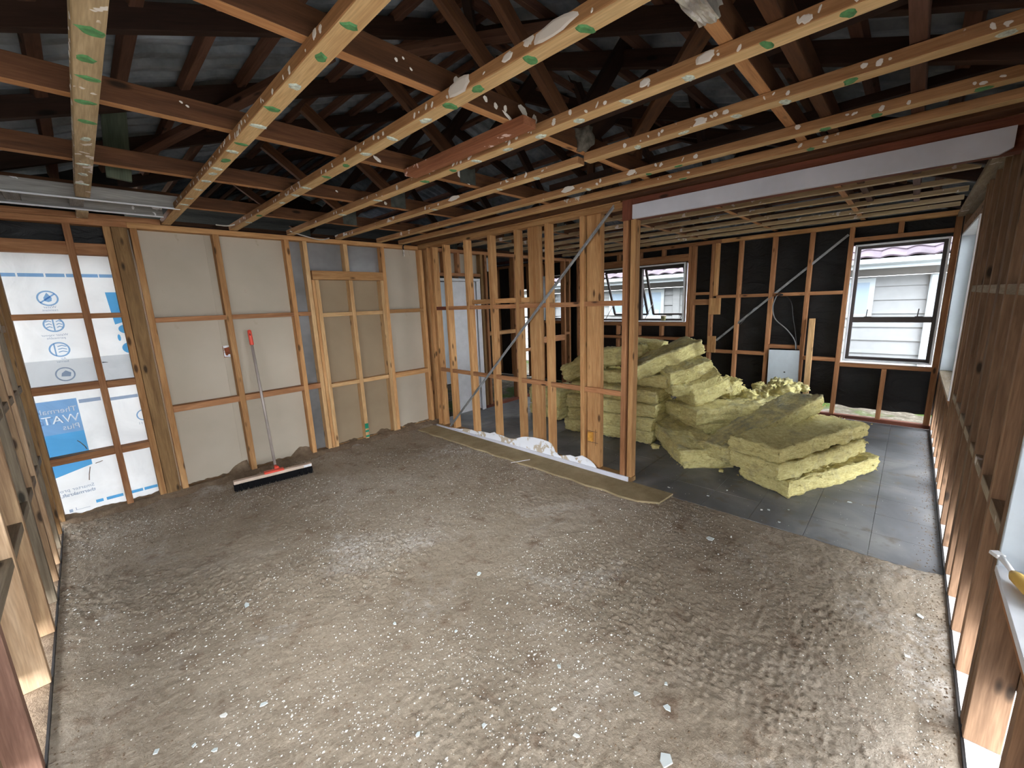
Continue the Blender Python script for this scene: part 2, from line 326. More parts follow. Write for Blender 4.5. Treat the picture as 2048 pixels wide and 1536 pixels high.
# ---- back wall (plane y = YB, depth .09)
wb = frame_wall('wall_back'); D = .09
def bstud(x0, x1, z0=.045, z1=ZP, mat='pine', y0=YB, y1=YB + D): return box('stud', x0, x1, y0, y1, z0, z1, mat, wb)
box('bottom_plate', XL - .09, 1.80, YB, YB + D, 0, .045, 'dark', wb); box('bottom_plate', 1.80, 3.40, YB, YB + D, 0, .045, 'pine_pale', wb)
box('top_plate', XL - .09, .40, YB, YB + D, ZP, ZP + .045, 'nog', wb); box('top_plate', .40, XP + .09, YB, YB + D, ZP, ZP + .045, 'pine', wb)
box('top_plate', XL - .09, .62, YB, YB + D, ZP + .046, ZP + .09, 'nog', wb)
S = [(-.40, -.337), (.030, .073), (.252, .297), (.412, .458), (.978, 1.028), (1.587, 1.632), (1.765, 1.808), (2.665, 2.71), (3.215, 3.258)]
for i, (a, b) in enumerate(S): bstud(a, b, mat=['dark', 'nog', 'pine', 'pine', 'pine', 'pine', 'pine_pale', 'pine', 'pine'][i])
box('post', .299, .396, YB - .008, YB + D, .045, ZP, 'dark', wb)
# nogs in the wrapped bays, in the lined bays
for z0, z1 in ((1.636, 1.68), (1.070, 1.128), (.505, .562)):
    box('nog', -.337, .030, YB + .001, YB + D, z0, z1, 'nog', wb); box('nog', .073, .252, YB + .001, YB + D, z0 - .004, z1 - .008, 'nog', wb)
box('header', -.337, .030, YB + .004, YB + D, 2.128, 2.218, 'nog', wb); box('header', .073, .252, YB + .004, YB + D, 2.124, 2.212, 'nog', wb)
for a, b in ((.458, .978), (1.028, 1.587), (1.632, 1.765)):
    box('nog', a, b, YB + .002, YB + D, 1.575, 1.618, 'nog', wb); box('nog', a, b, YB + .002, YB + D, .770, .825, 'nog', wb)
for z0, z1 in ((1.558, 1.604), (.735, .795)): box('nog', 2.71, 3.215, YB + .002, YB + D, z0, z1, 'pine', wb)
# blocked-up doorway: trimmers, lintel, infill studs and nogs
box('trimmer', 1.812, 1.842, YB - .002, YB + D, .045, 1.955, 'pine', wb); box('trimmer', 1.844, 1.886, YB - .004, YB + D, .045, 1.955, 'pine_pale', wb)
box('trimmer', 2.618, 2.662, YB - .004, YB + D, .045, 1.955, 'pine_pale', wb)
box('lintel', 1.822, 2.66, YB - .006, YB + D, 1.958, 2.052, 'pine', wb)
bstud(2.205, 2.25, 2.054, ZP, 'pine_pale'); st = bstud(2.228, 2.272, .045, 1.955, 'pine_pale', y0=YB + .004)
for a, b in ((1.888, 2.226), (2.274, 2.616)):
    box('nog', a, b, YB + .006, YB + D, 1.553, 1.597, 'pine_pale', wb); box('nog', a, b, YB + .006, YB + D, .748, .793, 'pine_pale', wb)
box('painted_mark', 2.2275, 2.2725, YB + .0015, YB + .004, .06, .085, 'greenpaint', wb, 0); box('painted_mark', 2.2275, 2.2725, YB + .0015, YB + .004, .125, .15, 'greenpaint', wb, 0); box('painted_mark', 2.2275, 2.2725, YB + .0015, YB + .004, .17, .235, 'greenpaint', wb, 0)
# linings seen between the studs
def sheet(nm, x0, x1, z0, z1, mat, y=YB + .092, t=.010): return box(nm, x0, x1, y, y + t, z0, z1, mat, wb, .001)
o = sheet('plasterboard_sheet', .40, .925, .02, 2.39, 'gib'); sheet('plasterboard_sheet', .985, 1.61, .02, 2.39, 'gib'); sheet('plasterboard_sheet', .925, .985, .02, 1.21, 'gib'); sheet('plasterboard_sheet', .925, .985, 1.32, 2.39, 'gib')
sheet('brick_behind_hole', .915, .995, 1.19, 1.34, 'hole', YB + .108, .03)
prism('torn_paper', [(.928, 1.218), (.985, 1.21), (.985, 1.235), (.966, 1.24), (.957, 1.225), (.94, 1.23), (.934, 1.30), (.985, 1.31), (.985, 1.326), (.93, 1.322)], 'y', YB + .085, YB + .0915, 'torn', wb)
sheet('sheen_panel', 1.61, 1.81, .02, 2.39, 'sheen'); sheet('sheen_panel', 1.81, 2.69, 1.98, 2.39, 'sheen')
sheet('brown_panel', 1.81, 2.25, .02, 1.98, 'gibbrown'); sheet('brown_panel', 2.25, 2.69, .02, 1.98, 'gibbrown')
sheet('plasterboard_sheet', 2.69, 3.42, .02, 2.39, 'gib')
# building wrap: rippled sheets with mirrored print
def wrapsheet(x0, x1, z0, z1, y, amp, nxx=30, nzz=90):
    vs, fs = [], []
    for j in range(nzz + 1):
        for i in range(nxx + 1):
            x = x0 + (x1 - x0) * i / nxx; z = z0 + (z1 - z0) * j / nzz
            d = noise.noise(Vector((x * 3, z * 2 + x * 2, 4))) * amp + abs(noise.noise(Vector((x * 6 + z * 2.5, z * 1.6, 9)))) * amp * .8
            vs.append((x, y + max(0, d + amp * .35), z + (0 if 0 < j else .012 * noise.noise(Vector((x * 12, 0, 0))))))
    for j in range(nzz):
        for i in range(nxx): a = j * (nxx + 1) + i; fs.append((a, a + 1, a + nxx + 2, a + nxx + 1))
    return mesh('building_wrap', vs, fs, 'wrap', wb, smooth=True)
YW = YB + .094
wrapsheet(XL - .08, .30, .0, 2.14, YW + .004, .010)
PY = YW + .0015
def flat(nm, poly, mat, y=PY): return mesh(nm, [(a, y, b) for a, b in poly], [tuple(range(len(poly)))], mat, wb)
def ring(cx, cz, rx, rz, w, mat, y=PY, n=28, nm='printed_ring'):
    vs, fs = [], []
    for i in range(n):
        a = 2 * PI * i / n
        vs += [(cx + rx * math.cos(a), y, cz + rz * math.sin(a)), (cx + (rx - w) * math.cos(a), y, cz + (rz - w) * math.sin(a))]
    for i in range(n): j = (i + 1) % n; fs.append((2 * i, 2 * j, 2 * j + 1, 2 * i + 1))
    return mesh(nm, vs, fs, mat, wb)
def oval(cx, cz, rx, rz, mat, nm='printed_shape'): return flat(nm, [(cx + rx * math.cos(2 * PI * i / 20), cz + rz * math.sin(2 * PI * i / 20)) for i in range(20)], mat)
def rect(x0, x1, z0, z1, mat, nm='printed_bar', y=PY): return flat(nm, [(x0, z0), (x1, z0), (x1, z1), (x0, z1)], mat, y)
def text(s, x, z, size, mat, mirror=True, y=PY - .0012, bold=0, parent=None, nm='printed_text', rot=None):
    cu = bpy.data.curves.new(nm, 'FONT'); cu.body = s; cu.size = size; cu.offset = bold; cu.materials.append(M[mat]); cu.resolution_u = 2
    o = bpy.data.objects.new(nm, cu); COL.objects.link(o); o.parent = parent or wb
    o.matrix_basis = Matrix.Translation((x, y, z)) @ Matrix.Rotation(PI / 2, 4, 'X') @ Matrix.Diagonal((-1 if mirror else 1, 1, 1, 1)); return o
def inked_block(poly, texts, mat, y=PY):
    """one flat ink shape with the lettering left out of it, mirrored as seen from behind the sheet"""
    cu = bpy.data.curves.new('printed_block', 'CURVE'); cu.dimensions = '2D'; cu.fill_mode = 'FRONT'; cu.resolution_u = 3; cu.materials.append(M[mat])
    sp = cu.splines.new('POLY'); sp.points.add(len(poly) - 1); sp.use_cyclic_u = True
    for p_, (a, b) in zip(sp.points, poly): p_.co = (a, b, 0, 1)
    for st_, x_, z_, size, off in texts:
        fc = bpy.data.curves.new('t', 'FONT'); fc.body = st_; fc.size = size; fc.offset = off
        fo = bpy.data.objects.new('t', fc); COL.objects.link(fo); bpy.context.view_layer.update()
        tc_ = fo.to_curve(bpy.context.evaluated_depsgraph_get())
        for q in tc_.splines:
            n_ = cu.splines.new('BEZIER'); n_.bezier_points.add(len(q.bezier_points) - 1); n_.use_cyclic_u = True; n_.resolution_u = 3
            for a, b in zip(n_.bezier_points, q.bezier_points):
                f2 = lambda v: (x_ - v.x, z_ + v.y, 0)
                a.handle_left_type = a.handle_right_type = 'FREE'; a.co = f2(b.co); a.handle_left = f2(b.handle_left); a.handle_right = f2(b.handle_right)
        fo.to_curve_clear(); bpy.data.objects.remove(fo); bpy.data.curves.remove(fc)
    o = bpy.data.objects.new('printed_block', cu); COL.objects.link(o); o.parent = wb
    o.matrix_basis = Matrix.Translation((0, y, 0)) @ Matrix.Rotation(PI / 2, 4, 'X'); return o
for a, b in ((-.40, -.268), (-.258, -.128), (-.118, -.018), (-.01, .05), (.055, .168), (.175, .30)): rect(a, b, 1.957, 1.983, 'pblue')
CX = -.137
ring(CX, 1.797, .058, .058, .010, 'pblue'); flat('printed_shape', [(CX, 1.84), (CX + .022, 1.80), (CX + .018, 1.776), (CX, 1.768), (CX - .018, 1.776), (CX - .022, 1.80)], 'pblue')
flat('printed_shape', [(CX - .046, 1.768), (CX - .040, 1.760), (CX + .044, 1.826), (CX + .038, 1.834)], 'pblue', PY - .002)
text('Water', CX + .035, 1.722, .026, 'pgrey'); text('resistant', CX + .04, 1.70, .024, 'pgrey')
ring(CX - .002, 1.597, .058, .058, .010, 'pblue'); rect(CX - .007, CX + .001, 1.55, 1.645, 'pblue')
for dz in (-.028, -.006, .016):
    for sx_ in (-1, 1): flat('printed_shape', [(CX + sx_ * .012, 1.598 + dz), (CX + sx_ * .026, 1.606 + dz), (CX + sx_ * .044, 1.598 + dz), (CX + sx_ * .044, 1.605 + dz), (CX + sx_ * .026, 1.613 + dz), (CX + sx_ * .012, 1.605 + dz)], 'pblue')
text('Water vapour', CX + .062, 1.508, .025, 'pgrey'); text('permeable', CX + .045, 1.485, .024, 'pgrey')
ring(CX - .004, 1.402, .058, .058, .010, 'pblue'); rect(CX - .032, CX - .024, 1.352, 1.452, 'pblue')
for dz in (-.022, 0, .022): flat('printed_shape', [(CX - .012, 1.40 + dz), (CX + .012, 1.407 + dz), (CX + .036, 1.398 + dz), (CX + .036, 1.405 + dz), (CX + .012, 1.414 + dz), (CX - .012, 1.407 + dz)], 'pblue')
text('Air', CX + .02, 1.322, .024, 'pgrey'); text('barrier', CX + .03, 1.30, .024, 'pgrey')
ring(CX - .006, 1.205, .056, .056, .009, 'pgrey'); flat('printed_shape', [(CX - .03, 1.19), (CX + .02, 1.185), (CX + .028, 1.215), (CX, 1.235), (CX - .024, 1.215)], 'pgrey')
rect(-.43, .30, 1.10, 1.322, 'plap', 'wrap_lap', YW + .004)
# right bay print
inked_block([(.187, 1.839), (.30, 1.839), (.30, 1.66), (.199, 1.66)], [('f', .292, 1.69, .10, .002)], 'pcyan')
flat('printed_block', [(.199, 1.655), (.30, 1.655), (.30, 1.60), (.255, 1.592), (.206, 1.575)], 'pcyan')
oval(.262, 1.535, .042, .036, 'pcyan'); oval(.268, 1.375, .050, .046, 'pcyan'); oval(.214, 1.465, .010, .028, 'pcyan')
# lower block
rect(-.43, -.118, .965, 1.006, 'pblue')
inked_block([(-.43, .965), (-.118, .965), (-.118, .735), (-.43, .735)], [('Thermal', -.128, .905, .060, .0010), ('WATE', -.124, .822, .090, 0), ('Plus', -.132, .762, .062, .0012)], 'pblue')
flat('printed_block', [(-.43, .735), (-.118, .735), (-.118, .44), (-.43, .36)], 'pcyan')
rect(-.108, .02, .960, .990, 'pgrey'); rect(.075, .25, .945, .972, 'pgrey')
text('Thermakraft', -.128, .905, .060, 'pwhite', bold=.0015, y=PY - .003); text('WATERGATE', -.126, .822, .082, 'pwhite', y=PY - .003); text('Plus', -.132, .762, .062, 'pwhite', bold=.0015, y=PY - .003)
text('Smarter products', -.135, .253, .040, 'pgrey'); text('thermakraft.co.nz', -.135, .212, .040, 'pgrey', bold=.0008)
for a, b in ((-.150, -.105), (-.085, .02), (.055, .150), (.160, .25)): rect(a, b, .100, .126, 'pcyan')
ring(.262, .78, .05, .05, .009, 'pblue'); text('11', .245, .70, .03, 'pgrey'); text('N', .262, .40, .06, 'pcyan', False); text('K', .262, .33, .06, 'pcyan', False); text('II', .262, .27, .05, 'pcyan', False)
rect(-.31, -.29, .075, .10, 'pgrey'); rect(-.27, -.19, .082, .085, 'pgrey'); rect(-.272, -.268, .082, .105, 'pgrey')
# scribbled dark tear and stains on the wrap
tube('tear', [(.078, YW - .002, 1.272), (.112, YW - .002, 1.268)], [.005, .001], 'cable', wb, 6)
for q in (((-.17, .66), (-.155, .64), (-.135, .60), (-.128, .575)), ((-.135, .42), (-.15, .36), (-.158, .31)), ((-.10, .44), (-.075, .445), (-.055, .45))):
    tube('scuff_line', [(a, YW - .001, b) for a, b in q], .0028, 'lumps', wb, 5)
# black paper above the wrapped bays
box('building_paper', XL - .09, .40, YB + .096, YB + .10, 2.15, 2.42, 'paper', wb, 0)
# sand heaped against the foot of the wall
vs, fs = [], []; NX = 240
for i in range(NX + 1):
    x = XL - .05 + (3.38 - XL + .05) * i / NX
    h = .052 + max(0, noise.noise(Vector((x * 5, 2, 0)))) * .07 + noise.noise(Vector((x * 22, 0, 7))) * .014
    if 1.38 < x < 1.66: h += .06 * math.sin((x - 1.38) / .28 * PI)
    if .78 < x < .98: h += .08 * (x - .78) / .2
    for (dy, hz) in ((.091, h), (.07, h * .8), (.035, .048), (.0, .0455), (-.03, .02), (-.07, .004)): vs.append((x, YB + dy, hz + noise.noise(Vector((x * 40, dy * 60, 2))) * .005))
for i in range(NX):
    for j in range(5): a = i * 6 + j; fs.append((a, a + 1, a + 7, a + 6))
sb = mesh('sand_ridge', vs, fs, 'lumps', wb, smooth=True); sb['kind'] = 'stuff'
# continuation of the back wall beyond the partition
PX = [(3.300, 3.345, 'pine'), (4.275, 4.32, 'dark'), (4.36, 4.405, 'nog'), (4.99, 5.035, 'nog'), (5.09, 5.135, 'pine'), (5.66, 5.70, 'nog'), (6.35, 6.395, 'nog'), (6.50, 6.545, 'nog')]
box('bottom_plate', 4.27, 6.545, YB, YB + D, 0, .045, 'paintedred', wb); box('top_plate', XP + .09, XF, YB, YB + D, ZP, ZP + .045, 'nog', wb)
for a, b, m in PX: bstud(a, b, mat=m)
box('header', 3.345, 4.275, YB + .01, YB + D, 2.03, 2.075, 'nog', wb)
for a in (3.60, 3.85, 4.05): bstud(a, a + .045, 2.076, ZP, 'nog', y0=YB + .01)
sheet('plasterboard_sheet', 3.42, 4.30, 2.03, 2.39, 'gib')
box('nog', 4.405, 4.99, YB + .002, YB + D, 1.14, 1.20, 'pine', wb); box('nog', 5.135, 5.66, YB + .002, YB + D, .80, .845, 'nog', wb); box('nog', 5.70, 6.35, YB + .002, YB + D, .90, 1.0, 'nog', wb)
box('nog', 5.135, 5.66, YB + .002, YB + D, 1.6, 1.645, 'nog', wb); box('nog', 6.395, 6.50, YB + .002, YB + D, 1.0, 1.045, 'nog', wb)
box('building_paper', 6.40, XF + .09, YB + .094, YB + .098, .02, 2.40, 'paper', wb, 0)

# ---- door in the back wall beyond the partition
dr = empty('door_1', (3.4, YB, 0), kind='structure')
box('jamb', 3.415, 3.445, YB - .012, YB + .10, 0, 2.0, 'white', dr); box('jamb', 4.205, 4.240, YB - .012, YB + .10, 0, 2.0, 'white', dr); box('head', 3.415, 4.240, YB - .014, YB + .10, 1.965, 2.0, 'white', dr)
box('architrave', 4.16, 4.204, YB - .02, YB - .005, 0, 1.96, 'white', dr)
box('door_leaf', 3.70, 4.150, YB + .0, YB + .038, .03, 1.955, 'white', dr); box('glass_side_panel', 3.45, 3.69, YB + .05, YB + .06, .5, 1.95, 'panelwhite', dr)
box('black_edge', 3.688, 3.698, YB - .004, YB + .04, .03, 1.955, 'cable', dr, 0)
box('recess', 4.05, 4.065, YB - .003, YB + .0, .15, 1.85, 'frieze', dr, 0)

# ---- partition (plane x = XP)
wm = frame_wall('wall_middle')
def pstud(y0, y1, z0=.045, z1=ZP, mat='pine', dx=0.0, nm='stud'): return box(nm, XP + dx, XP + .09, y0, y1, z0, z1, mat, wm)
box('bottom_plate', XP, XP + .09, 1.66, 4.55, 0, .045, 'dark', wm)
box('top_plate', XP, XP + .09, 1.66, YB - .003, ZP, ZP + .045, 'pine', wm)
box('top_plate', XP + .0, XP + .09, 1.80, YB - .003, ZP + .047, ZP + .092, 'pine', wm)
for a, m in ((4.48, 'pine'), (4.40, 'pine'), (4.155, 'pine'), (3.755, 'pine'), (3.352, 'pine'), (2.958, 'pine'), (2.555, 'pine'), (2.155, 'pine'), (1.728, 'nog')): pstud(a, a + .045, mat=m)
pstud(2.700, 2.84, mat='pine', dx=.030, nm='wide_board'); pstud(2.000, 2.142, mat='pine', dx=.030, nm='wide_board'); pstud(1.665, 1.71, mat='pine', dx=.012)
for a, b in ((4.200, 4.40), (3.800, 4.155), (3.397, 3.755), (3.003, 3.352), (2.600, 2.958), (2.200, 2.555), (1.773, 2.155)):
    s = .0 if b > 3.8 else .012
    box('nog', XP + .003, XP + .028, a, b, 1.572, 1.616, 'nog' if a < 3.9 else 'paintedred', wm); box('nog', XP + .003, XP + .028, a, b, .783, .83, 'nog', wm)
for a, b in ((3.397, 3.735), (3.003, 3.352), (2.845, 2.958)): box('backing_block', XP + .036, XP + .09, a, b, 1.630, 1.680, 'pine', wm)
beam('steel_brace', (XP - .004, 4.27, .05), (XP - .004, 1.86, 2.37), .028, .004, 'steel', wm, up=(1, 0, 0), bev=.0005)
beam('steel_brace', (XP - .012, 4.262, .062), (XP - .012, 1.852, 2.382), .004, .020, 'steel', wm, up=(1, 0, 0), bev=.0005)
ob = box('outlet_box', XP + .004, XP + .028, 2.07, 2.12, .30, .39, 'boxorange', wm); box('sketched_mark', XP + .028, XP + .0298, 2.03, 2.135, .395, .398, 'cable', wm, 0); box('sketched_mark', XP + .028, XP + .0298, 2.045, 2.048, .26, .42, 'cable', wm, 0)
box('sketched_mark', XP + .028, XP + .0298, 2.02, 2.135, .285, .288, 'cable', wm, 0)
sk = empty('baseboard_middle', (XP - .02, 3, 0), kind='structure')
prism('skirting_board', [(1.68, -.005), (1.68, .058), (4.56, .030), (4.56, -.02)], 'x', XP - .020, XP - .008, 'lintelwhite', sk)
rag = [(4.57, .02), (4.30, .03), (4.18, .04), (4.07, .05), (3.97, .075), (3.84, .085), (3.75, .08), (3.65, .10), (3.5, .105), (3.42, .135), (3.38, .12), (3.27, .118), (3.17, .11), (3.09, .12), (2.98, .165), (2.92, .18), (2.8, .198), (2.68, .20), (2.6, .192), (2.56, .18), (2.53, .14), (2.51, .10), (2.46, .07), (2.42, .082), (2.32, .11), (2.26, .105), (2.18, .14), (2.12, .125), (2.08, .11), (2.04, .085), (2.01, .05)]
prism('torn_plasterboard', [(2.01, .01)] + rag[::-1] + [(4.57, .0)], 'x', XP - .0075, XP - .001, 'torn', sk)
for (yy, zz, s_) in ((3.42, .12, .02), (2.25, .1, .025), (2.12, .11, .02), (2.5, .09, .02)):
    mesh('torn_flap', [(XP - .008, yy, zz - s_), (XP - .035, yy - s_, zz - s_ * .4), (XP - .012, yy - s_ * 1.6, zz + s_ * .5), (XP - .02, yy + s_ * .4, zz + s_ * .4)], [(0, 1, 2), (0, 2, 3), (0, 3, 1), (1, 3, 2)], 'torn', sk)
# beam with white facing over the opening
bmq = empty('lintel_beam', (XP, .7, 2.3), 'long red-brown beam faced with a white board, spanning the opening to the back room', 'beam')
box('beam_core', XP + .002, XP + .09, YR, 1.662, 2.245, 2.40, 'paintedred', bmq); box('end_packer', XP - .014, XP - .001, 1.675, 1.775, 2.245, 2.40, 'paintedred', bmq)
prism('white_facing', [(-.262, 2.258), (-.262, 2.352), (1.675, 2.350), (1.675, 2.246), (-.22, 2.238)], 'x', XP - .035, XP - .001, 'lintelwhite', bmq)
box('upper_board', XP - .02, XP + .0, YR, 1.675, 2.354, 2.40, 'paintedred', bmq)
box('top_board', XP - .13, XP - .022, YR, 4.70, 2.402, 2.448, 'truss', bmq)
box('packer', XP + .002, XP + .09, YR, 1.79, 2.402, 2.44, 'nog', bmq)

# ---- far wall (plane x = XF)
wf = frame_wall('wall_far')
def fstud(y0, y1, z0=.045, z1=2.372, mat='nog', nm='stud', x0=XF): return box(nm, x0, XF + .09, y0, y1, z0, z1, mat, wf)
ZF = 2.372
box('bottom_plate', XF, XF + .09, YR, YB - .003, 0, .045, 'paintedred', wf); box('top_plate', XF, XF + .09, YR, 2.1, ZF, ZF + .05, 'pine', wf); box('top_plate', XF, XF + .09, 2.1, YB - .003, ZF, ZF + .05, 'nog', wf)
for a, b in ((2.52, 2.565), (1.818, 1.863), (1.405, 1.453), (.995, 1.04), (.60, .645)): fstud(a, b)
fstud(2.185, 2.232, mat='nog'); fstud(2.135, 2.18, 1.615, ZF, 'pine'); fstud(2.462, 2.515, 1.0, ZF)
fstud(-.287, -.235); fstud(.165, .213, 2.245, ZF); fstud(.145, .19, .045, .675)
box('wide_board', XF - .012, XF - .001, 2.06, 2.228, 1.345, 1.588, 'pine', wf); box('wide_board', XF - .012, XF - .001, 2.10, 2.222, .77, 1.02, 'pine', wf)
box('header', XF, XF + .09, -.235, .60, 2.198, 2.243, 'nog', wf); box('sill_trimmer', XF, XF + .09, -.235, .60, .678, .722, 'nog', wf)
for a, b in ((1.863, 2.135), (1.453, 1.818), (1.04, 1.405), (.645, .995)):
    box('nog', XF + .002, XF + .09, a, b, 1.583, 1.627, 'nog', wf)
for a, b in ((1.863, 2.185), (1.453, 1.818)): box('nog', XF + .002, XF + .09, a, b, .768, .815, 'nog', wf)
box('nog', XF + .002, XF + .09, .645, .995, .735, .782, 'nog', wf); box('nog', XF + .002, XF + .09, 1.04, 1.405, .875, .925, 'nog', wf); box('nog', XF + .002, XF + .09, 1.04, 1.405, .20, .262, 'nog', wf)
for z0, z1 in ((1.64, 1.68), (1.49, 1.575), (.79, .88)): box('nog', XF + .002, XF + .09, 2.232, 2.462, z0, z1, 'nog', wf)
# left window surround
box('header', XF, XF + .09, 2.565, 4.6, 2.16, 2.27, 'nog', wf); box('sill_trimmer', XF, XF + .09, 2.565, 4.6, 1.165, 1.225, 'nog', wf)
for a in (2.95, 3.35, 3.75, 4.15): fstud(a, a + .045, 2.271, ZF); fstud(a, a + .045, 1.0, 1.164); fstud(a, a + .045, .045, .93)
box('nog', XF + .004, XF + .09, 2.565, 4.6, .94, .985, 'nog', wf); fstud(4.40, 4.445, 1.226, 2.159); fstud(4.6, 4.645)
# black paper, hanging short of the floor by the right window
def paper(y0, y1, z0, z1, rag_=0):
    vs, fs = [], []; n_, m_ = max(4, int((y1 - y0) / .04)), max(4, int((z1 - z0) / .05))
    for j in range(m_ + 1):
        for i in range(n_ + 1):
            y = y0 + (y1 - y0) * i / n_; z = z0 + (z1 - z0) * j / m_; d = noise.noise(Vector((y * 4, z * 7, 3))) * .012 * min(1, min(i, n_ - i) / 2)
            vs.append((XF + .105 + d, y, z + (rag_ * noise.noise(Vector((y * 6, 0, 2))) if j == 0 else 0)))
    for j in range(m_):
        for i in range(n_): a = j * (n_ + 1) + i; fs.append((a, a + 1, a + n_ + 2, a + n_ + 1))
    return mesh('building_paper', vs, fs, 'paper', wf, smooth=True)
paper(.62, 2.60, .16, 2.46, .03); paper(YR - .1, .62, .145, .72, .03); paper(YR - .1, .62, 2.16, 2.46); paper(2.60, 4.85, .10, 1.20); paper(2.60, 4.85, 2.14, 2.46); paper(4.35, 4.85, 1.2, 2.14); paper(YR - .1, -.235, .7, 2.2)
beam('steel_brace', (XF + .012, .655, 2.29), (XF + .012, 2.10, .955), .028, .004, 'steel', wf, up=(1, 0, 0), bev=.0005)
tube('thin_rod', [(XF - .004, 1.40, 1.575), (XF - .004, 1.62, 1.42), (XF - .004, 1.78, 1.20)], .004, 'greycable', wf, 6)

# windows of the far wall
def win_frame(name, y0, y1, z0, z1, lab=None):
    w = empty(name, (XF + .05, (y0 + y1) / 2, z0), kind='structure')
    t = .018
    box('liner', XF - .004, XF + .12, y0, y0 + t, z0, z1, 'white', w); box('liner', XF - .004, XF + .12, y1 - t, y1, z0, z1, 'white', w)
    box('liner', XF - .004, XF + .12, y0 + t, y1 - t, z0, z0 + t, 'white', w); box('liner', XF - .004, XF + .12, y0 + t, y1 - t, z1 - t, z1, 'white', w)
    a = .032; X0_, X1_ = XF + .07, XF + .125
    for q in ((y0 + t, y0 + t + a, z0 + t, z1 - t), (y1 - t - a, y1 - t, z0 + t, z1 - t), (y0 + t + a, y1 - t - a, z0 + t, z0 + t + a), (y0 + t + a, y1 - t - a, z1 - t - a, z1 - t)): box('frame', X0_, X1_, q[0], q[1], q[2], q[3], 'alu', w)
    return w
w1 = win_frame('window_1', -.225, .575, .755, 2.158)
box('frame', XF + .062, XF + .13, -.175, .525, 1.232, 1.298, 'alu', w1)
box('glass_pane', XF + .095, XF + .099, -.175, .525, .80, 1.232, 'glass', w1, 0); box('glass_pane', XF + .095, XF + .099, -.175, .525, 1.298, 2.108, 'glass', w1, 0)
for yy in (.40, -.05): box('catch', XF + .045, XF + .06, yy - .05, yy + .02, 1.296, 1.305, 'alu', w1); tube('catch_pin', [(XF + .05, yy, 1.30), (XF + .05, yy - .006, 1.39)], .005, 'alu', w1, 6)
w2 = win_frame('window_2', 2.61, 4.30, 1.23, 2.15)
box('frame', XF + .06, XF + .13, 3.352, 3.402, 1.262, 2.118, 'alu', w2)
box('frame', XF + .06, XF + .13, 4.12, 4.16, 1.262, 2.118, 'alu', w2)
def sash(y0, y1):   # awning sash pushed out at the bottom, hinged at the top
    s = empty('sash', (XF + .14, (y0 + y1) / 2, 2.10), parent=w2)
    ang = math.radians(24); L = .83
    def q(u): return (XF + .135 + math.sin(ang) * u, 2.095 - math.cos(ang) * u)
    for yy in (y0, y1): xa, za = q(0); xb, zb = q(L); beam('sash_rail', (xa, yy, za), (xb, yy, zb), .035, .03, 'alu', s, up=(1, 0, 0))
    for u in (0, L): xa, za = q(u); beam('sash_rail', (xa, y0, za), (xa, y1, za), .035, .03, 'alu', s)
    xa, za = q(.02); xb, zb = q(L - .02)
    mesh('sash_glass', [(xa, y0, za), (xa, y1, za), (xb, y1, zb), (xb, y0, zb)], [(0, 1, 2, 3)], 'glass', s)
    for yy in (y0 + .02, y1 - .02): tube('stay', [(XF + .10, yy, 1.27), (q(.62)[0], yy, q(.62)[1])], .006, 'alu', s, 6)
sash(2.68, 3.32); sash(3.43, 4.09)
w3 = win_frame('window_3', 4.90, 5.47, 1.245, 2.13); box('glass_pane', XF + .095, XF + .099, 4.94, 5.43, 1.28, 2.10, 'glass', w3, 0)

# ---- right wall (plane y = YR, seen edge on) and left wall (plane x = XL)
wr = frame_wall('wall_right')
box('bottom_plate', .3, XF, YR - .09, YR, 0, .03, 'concrete', wr); box('top_plate', .0, XF, YR - .09, YR, ZP, ZP + .045, 'scuffed', wr); box('top_plate', 3.3, XF, YR, YR + .055, ZP + .0, ZP + .04, 'scuffed', wr)
def rstud(x, z0=.031, z1=ZP, mat='sidewall', w=.045, nm='stud'): return box(nm, x, x + w, YR - .09, YR, z0, z1, mat, wr)
for x in (1.955, 2.02, 2.33, 2.62, 2.93, 3.16, 3.52, 3.86, 4.22, 4.56, 4.72): rstud(x)
rstud(3.205); rstud(6.50); rstud(6.585)
for x in (5.10, 5.45, 5.80, 6.15): rstud(x, .031, .66)
for x in (.55, 1.0, 1.45): rstud(x, .031, .66)
def rnog(a, b, z0, z1, m='sidewall'): return box('nog', a, b, YR - .088, YR - .002, z0, z1, m, wr)
RS = [2.065, 2.33, 2.375, 2.62, 2.665, 2.93, 2.975, 3.16, 3.25, 3.52, 3.565, 3.86, 3.905, 4.22, 4.265, 4.56]
for a, b in zip(RS[::2], RS[1::2]): rnog(a, b, 1.585, 1.63, 'scuffed'); rnog(a, b, .775, .82, 'scuffed')
box('sill_trimmer', 4.765, 6.50, YR - .09, YR, .662, .707, 'nog', wr); box('header', 4.765, 6.50, YR - .09, YR, 2.16, 2.25, 'sidewall', wr)
box('sill_trimmer', .3, 1.955, YR - .09, YR, .662, .707, 'nog', wr); box('header', .3, 1.955, YR - .09, YR, 2.16, 2.25, 'sidewall', wr)
box('cladding_board', 2.00, 4.765, YR - .10, YR - .092, .29, 2.40, 'sidewall', wr); box('cladding_board', .9, 2.0, YR - .10, YR - .092, .29, .70, 'sidewall', wr); box('cladding_board', 4.765, XF + .1, YR - .10, YR - .092, .27, .70, 'sidewall', wr); box('cladding_board', 4.765, XF + .1, YR - .10, YR - .092, 2.16, 2.40, 'sidewall', wr); box('cladding_board', 0, 2.0, YR - .10, YR - .092, 2.16, 2.40, 'sidewall', wr)
